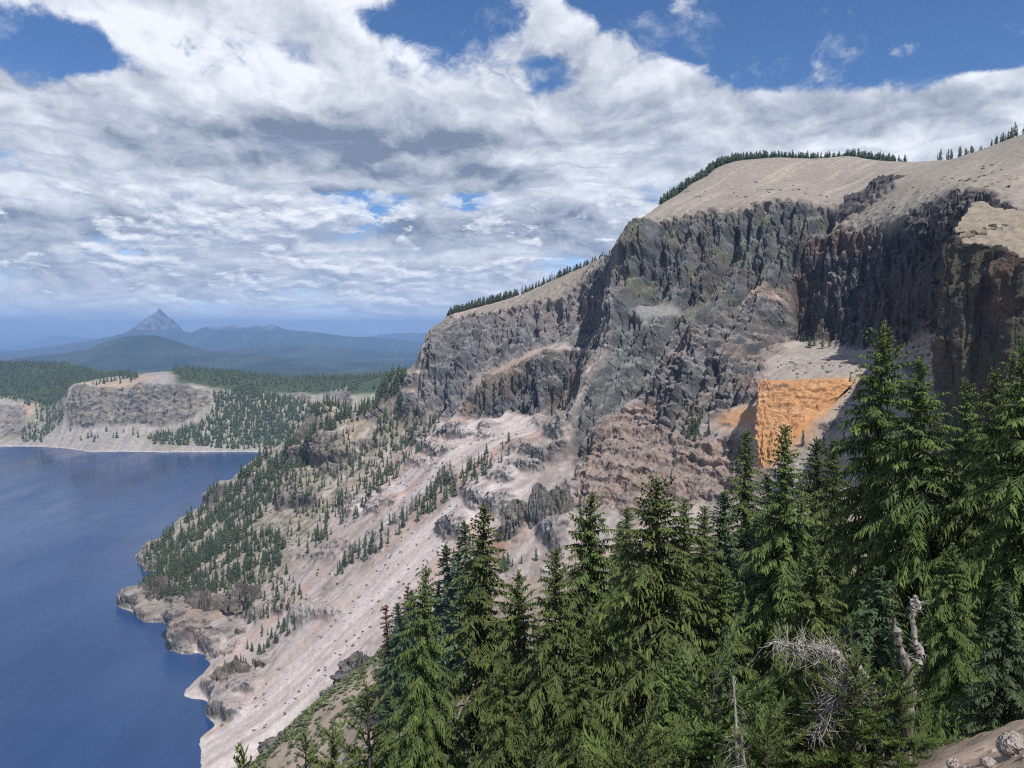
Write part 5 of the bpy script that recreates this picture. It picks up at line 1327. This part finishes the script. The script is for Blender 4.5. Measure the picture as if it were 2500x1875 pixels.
# far side
FR = []
for poly, n in (([(425, 925), (430, 903), (700, 925), (1010, 915), (1010, 960), (800, 960), (640, 950), (520, 945)], 1900), ([(520, 960), (620, 945), (760, 990), (860, 1000), (840, 1060), (740, 1095), (600, 1098), (470, 1088), (375, 1088), (360, 1070), (480, 1040), (525, 1000)], 1700),
                ([(-40, 885), (90, 890), (340, 917), (330, 930), (175, 936), (165, 968), (-40, 972)], 2200), ([(60, 1045), (110, 980), (165, 985), (165, 1000), (100, 1080), (40, 1080)], 120), ([(160, 1050), (320, 1045), (360, 1080), (180, 1090)], 16), ([(200, 945), (340, 935), (330, 925), (240, 930)], 18)):
    FR.append(far_pts(stand(poly, n, r, on=on_far, near=2000.0)))
S_ = np.concatenate(FR)
merged('far_forest', 'dark conifer forest on the far side of the crater', S_, hts(len(S_), 11, 23), TINY, r, widen=1.5)

# ------------------------------------------------------------------ shrubs and stones
def shrub(seed, k=26):
    r = np.random.default_rng(seed); V = []; Q = []; C = []; n = 0
    for _ in range(k):
        d = r.normal(0, 1, 3); d[2] = abs(d[2]) * .7; d /= np.linalg.norm(d); p = d * r.uniform(.45, 1.0) * np.array([1, 1, .75])
        a = r.normal(0, .26, 3); b = r.normal(0, .26, 3); V += [p - a, p + b, p + a, p - b]; t = r.uniform(.1, 1); C += [[t, r.uniform(0, 1), 0]] * 4; Q.append([n, n + 1, n + 2, n + 3]); n += 4
    return np.array(V), np.array(Q), np.array(C)
SHR = [shrub(800 + i) for i in range(4)]
m_shrub = foliage_mat('low green shrubs', (0.055, 0.075, 0.034), (0.120, 0.138, 0.062), 0, .1)
m_dshrub = foliage_mat('dark mat shrubs', (0.045, 0.060, 0.032), (0.090, 0.100, 0.055), 0, .1)
def shrubs(name, label, P, hs, mat, r, flat=.6):
    A = Acc()
    for p, h in zip(P, hs):
        V, Q, C = SHR[r.integers(4)]; a = r.uniform(0, 6.28); c, s = math.cos(a), math.sin(a); w = h * r.uniform(.8, 1.5)
        A.add(np.stack([(V[:, 0] * c - V[:, 1] * s) * w, (V[:, 0] * s + V[:, 1] * c) * w, V[:, 2] * h * flat], -1) + p, Q, C)
    o = link(name, A.mesh(name, [mat], False)); return tag(o, label, None, None, 'stuff')
S_ = wall_pts(np.concatenate([stand([(1560, 530), (1700, 470), (1900, 430), (2040, 480), (1950, 495), (1750, 515)], 60, r), stand([(2060, 520), (2250, 450), (2450, 390), (2480, 470), (2300, 480), (2150, 545)], 70, r), stand([(600, 1250), (1000, 1150), (1250, 1110), (1150, 1250), (800, 1480), (600, 1500)], 200, r),
                              stand([(1000, 1400), (1200, 1200), (1100, 1330), (700, 1750), (560, 1820)], 70, r), stand([(2080, 900), (2250, 850), (2250, 1050), (2000, 1100)], 70, r), stand([(600, 1230), (420, 1420), (560, 1450), (760, 1300)], 300, r)]))
shrubs('slope_shrubs', 'small dark shrubs dotted over the scree and pumice slopes', S_, hts(len(S_), .6, 1.7), m_dshrub, r)
def near_pts(xy): 
    z = near_spline(xy[:, 0], xy[:, 1]); return np.concatenate([xy, z[:, None]], 1)
def strip(line, n, r, jit=5.0):
    L = np.array([at(*p) for p in line])[:, :2]; t = r.uniform(0, len(L) - 1.001, n); i = t.astype(int); f = (t - i)[:, None]
    return near_pts(L[i] * (1 - f) + L[i + 1] * f + r.normal(0, jit, (n, 2)))
S_ = np.concatenate([strip([(900, 1650, 425), (810, 1730, 410), (730, 1815, 395), (670, 1875, 385)], 150, r, 7), strip([(900, 1740, 380), (800, 1830, 370), (740, 1880, 360)], 90, r, 9), strip([(1150, 1460, 478), (1050, 1510, 468), (950, 1585, 448), (850, 1660, 432)], 900, r, 8.5), strip([(830, 1680, 428), (720, 1770, 408), (620, 1870, 388)], 220, r, 5), strip([(1080, 1560, 420), (980, 1640, 400), (900, 1700, 385)], 450, r, 7), strip([(1000, 1700, 350), (860, 1800, 340), (760, 1870, 330)], 160, r, 14)])
shrubs('edge_shrubs', 'low green shrubs in strips along the edge of the near slope', S_, hts(len(S_), .7, 2.3), m_shrub, r)
xy = np.stack([r.uniform(-60, 60, 900), r.uniform(55, 190, 900)], -1); xy[:, 0] += xy[:, 1] * .12
S_ = near_pts(xy)
shrubs('undergrowth', 'dark low undergrowth between the foreground trunks', S_, hts(len(S_), .5, 1.4), m_dshrub, r, .8)
# stones strewn on the bare soil and down the near slope
ST_ = []
for i_ in range(3):
    V = np.array([[math.cos(a) * math.cos(b), math.sin(a) * math.cos(b), math.sin(b)] for b in (-.9, 0, .9) for a in np.linspace(0, 6.28, 6, endpoint=False)] + [[0, 0, 1.], [0, 0, -1.]]) * (1 + np.random.default_rng(900 + i_).normal(0, .18, (20, 1)))
    Q = [[b * 6 + a, b * 6 + (a + 1) % 6, (b + 1) * 6 + (a + 1) % 6] for b in range(2) for a in range(6)] + [[b * 6 + a, (b + 1) * 6 + (a + 1) % 6, (b + 1) * 6 + a] for b in range(2) for a in range(6)] + [[12 + a, 12 + (a + 1) % 6, 18] for a in range(6)] + [[(a + 1) % 6, a, 19] for a in range(6)]
    ST_.append((V, np.array(Q)))
A = Acc()
for k_ in range(700):
    x_, y_ = r.uniform(7, 17), r.uniform(9, 24); s_ = min(.22, .02 * (1 / r.uniform(.06, 1)) ** 1.0); V, Q = ST_[r.integers(3)]
    A.add(V * s_ * np.array([1.2, 1, .75]) + np.array([x_, y_, 0]), Q, np.tile(np.array([.26, .22, .185]) * r.uniform(.6, 1.5), (len(V), 1)))
allV = np.concatenate(A.V); zz = near_spline(allV[:, 0], allV[:, 1]); allV[:, 2] += zz
pebbles = link('pebbles', mesh_from('pebbles', allV, np.concatenate(A.Q), [near_mat], smooth=False, col=np.concatenate(A.C)))
tag(pebbles, 'small stones strewn over the bare soil at the bottom right', None, None, 'stuff')
A = Acc()
S_ = wall_pts(np.concatenate([stand([(1000, 1300), (1250, 1130), (1200, 1250), (650, 1720), (520, 1780)], 150, r), stand([(1900, 870), (2300, 810), (2300, 1000), (1990, 1180), (1980, 1090), (2080, 920), (1900, 925)], 420, r), stand([(1450, 1020), (1800, 1060), (1780, 1200), (1450, 1250)], 200, r), stand([(1000, 1050), (1300, 1040), (1300, 1150), (900, 1250)], 260, r)]))
for p in S_:
    s_ = .25 + 1.5 * r.random() ** 2.2; V, Q = ST_[r.integers(3)]
    A.add(V * s_ * np.array([1.3, 1, .8]) + p, Q, np.tile(np.array([.19, .165, .15]) * r.uniform(.6, 1.5), (len(V), 1)))
rubble = link('rubble', A.mesh('rubble', [wall_mat], False)); tag(rubble, 'loose blocks strewn over the scree below the cliffs', None, None, 'stuff')
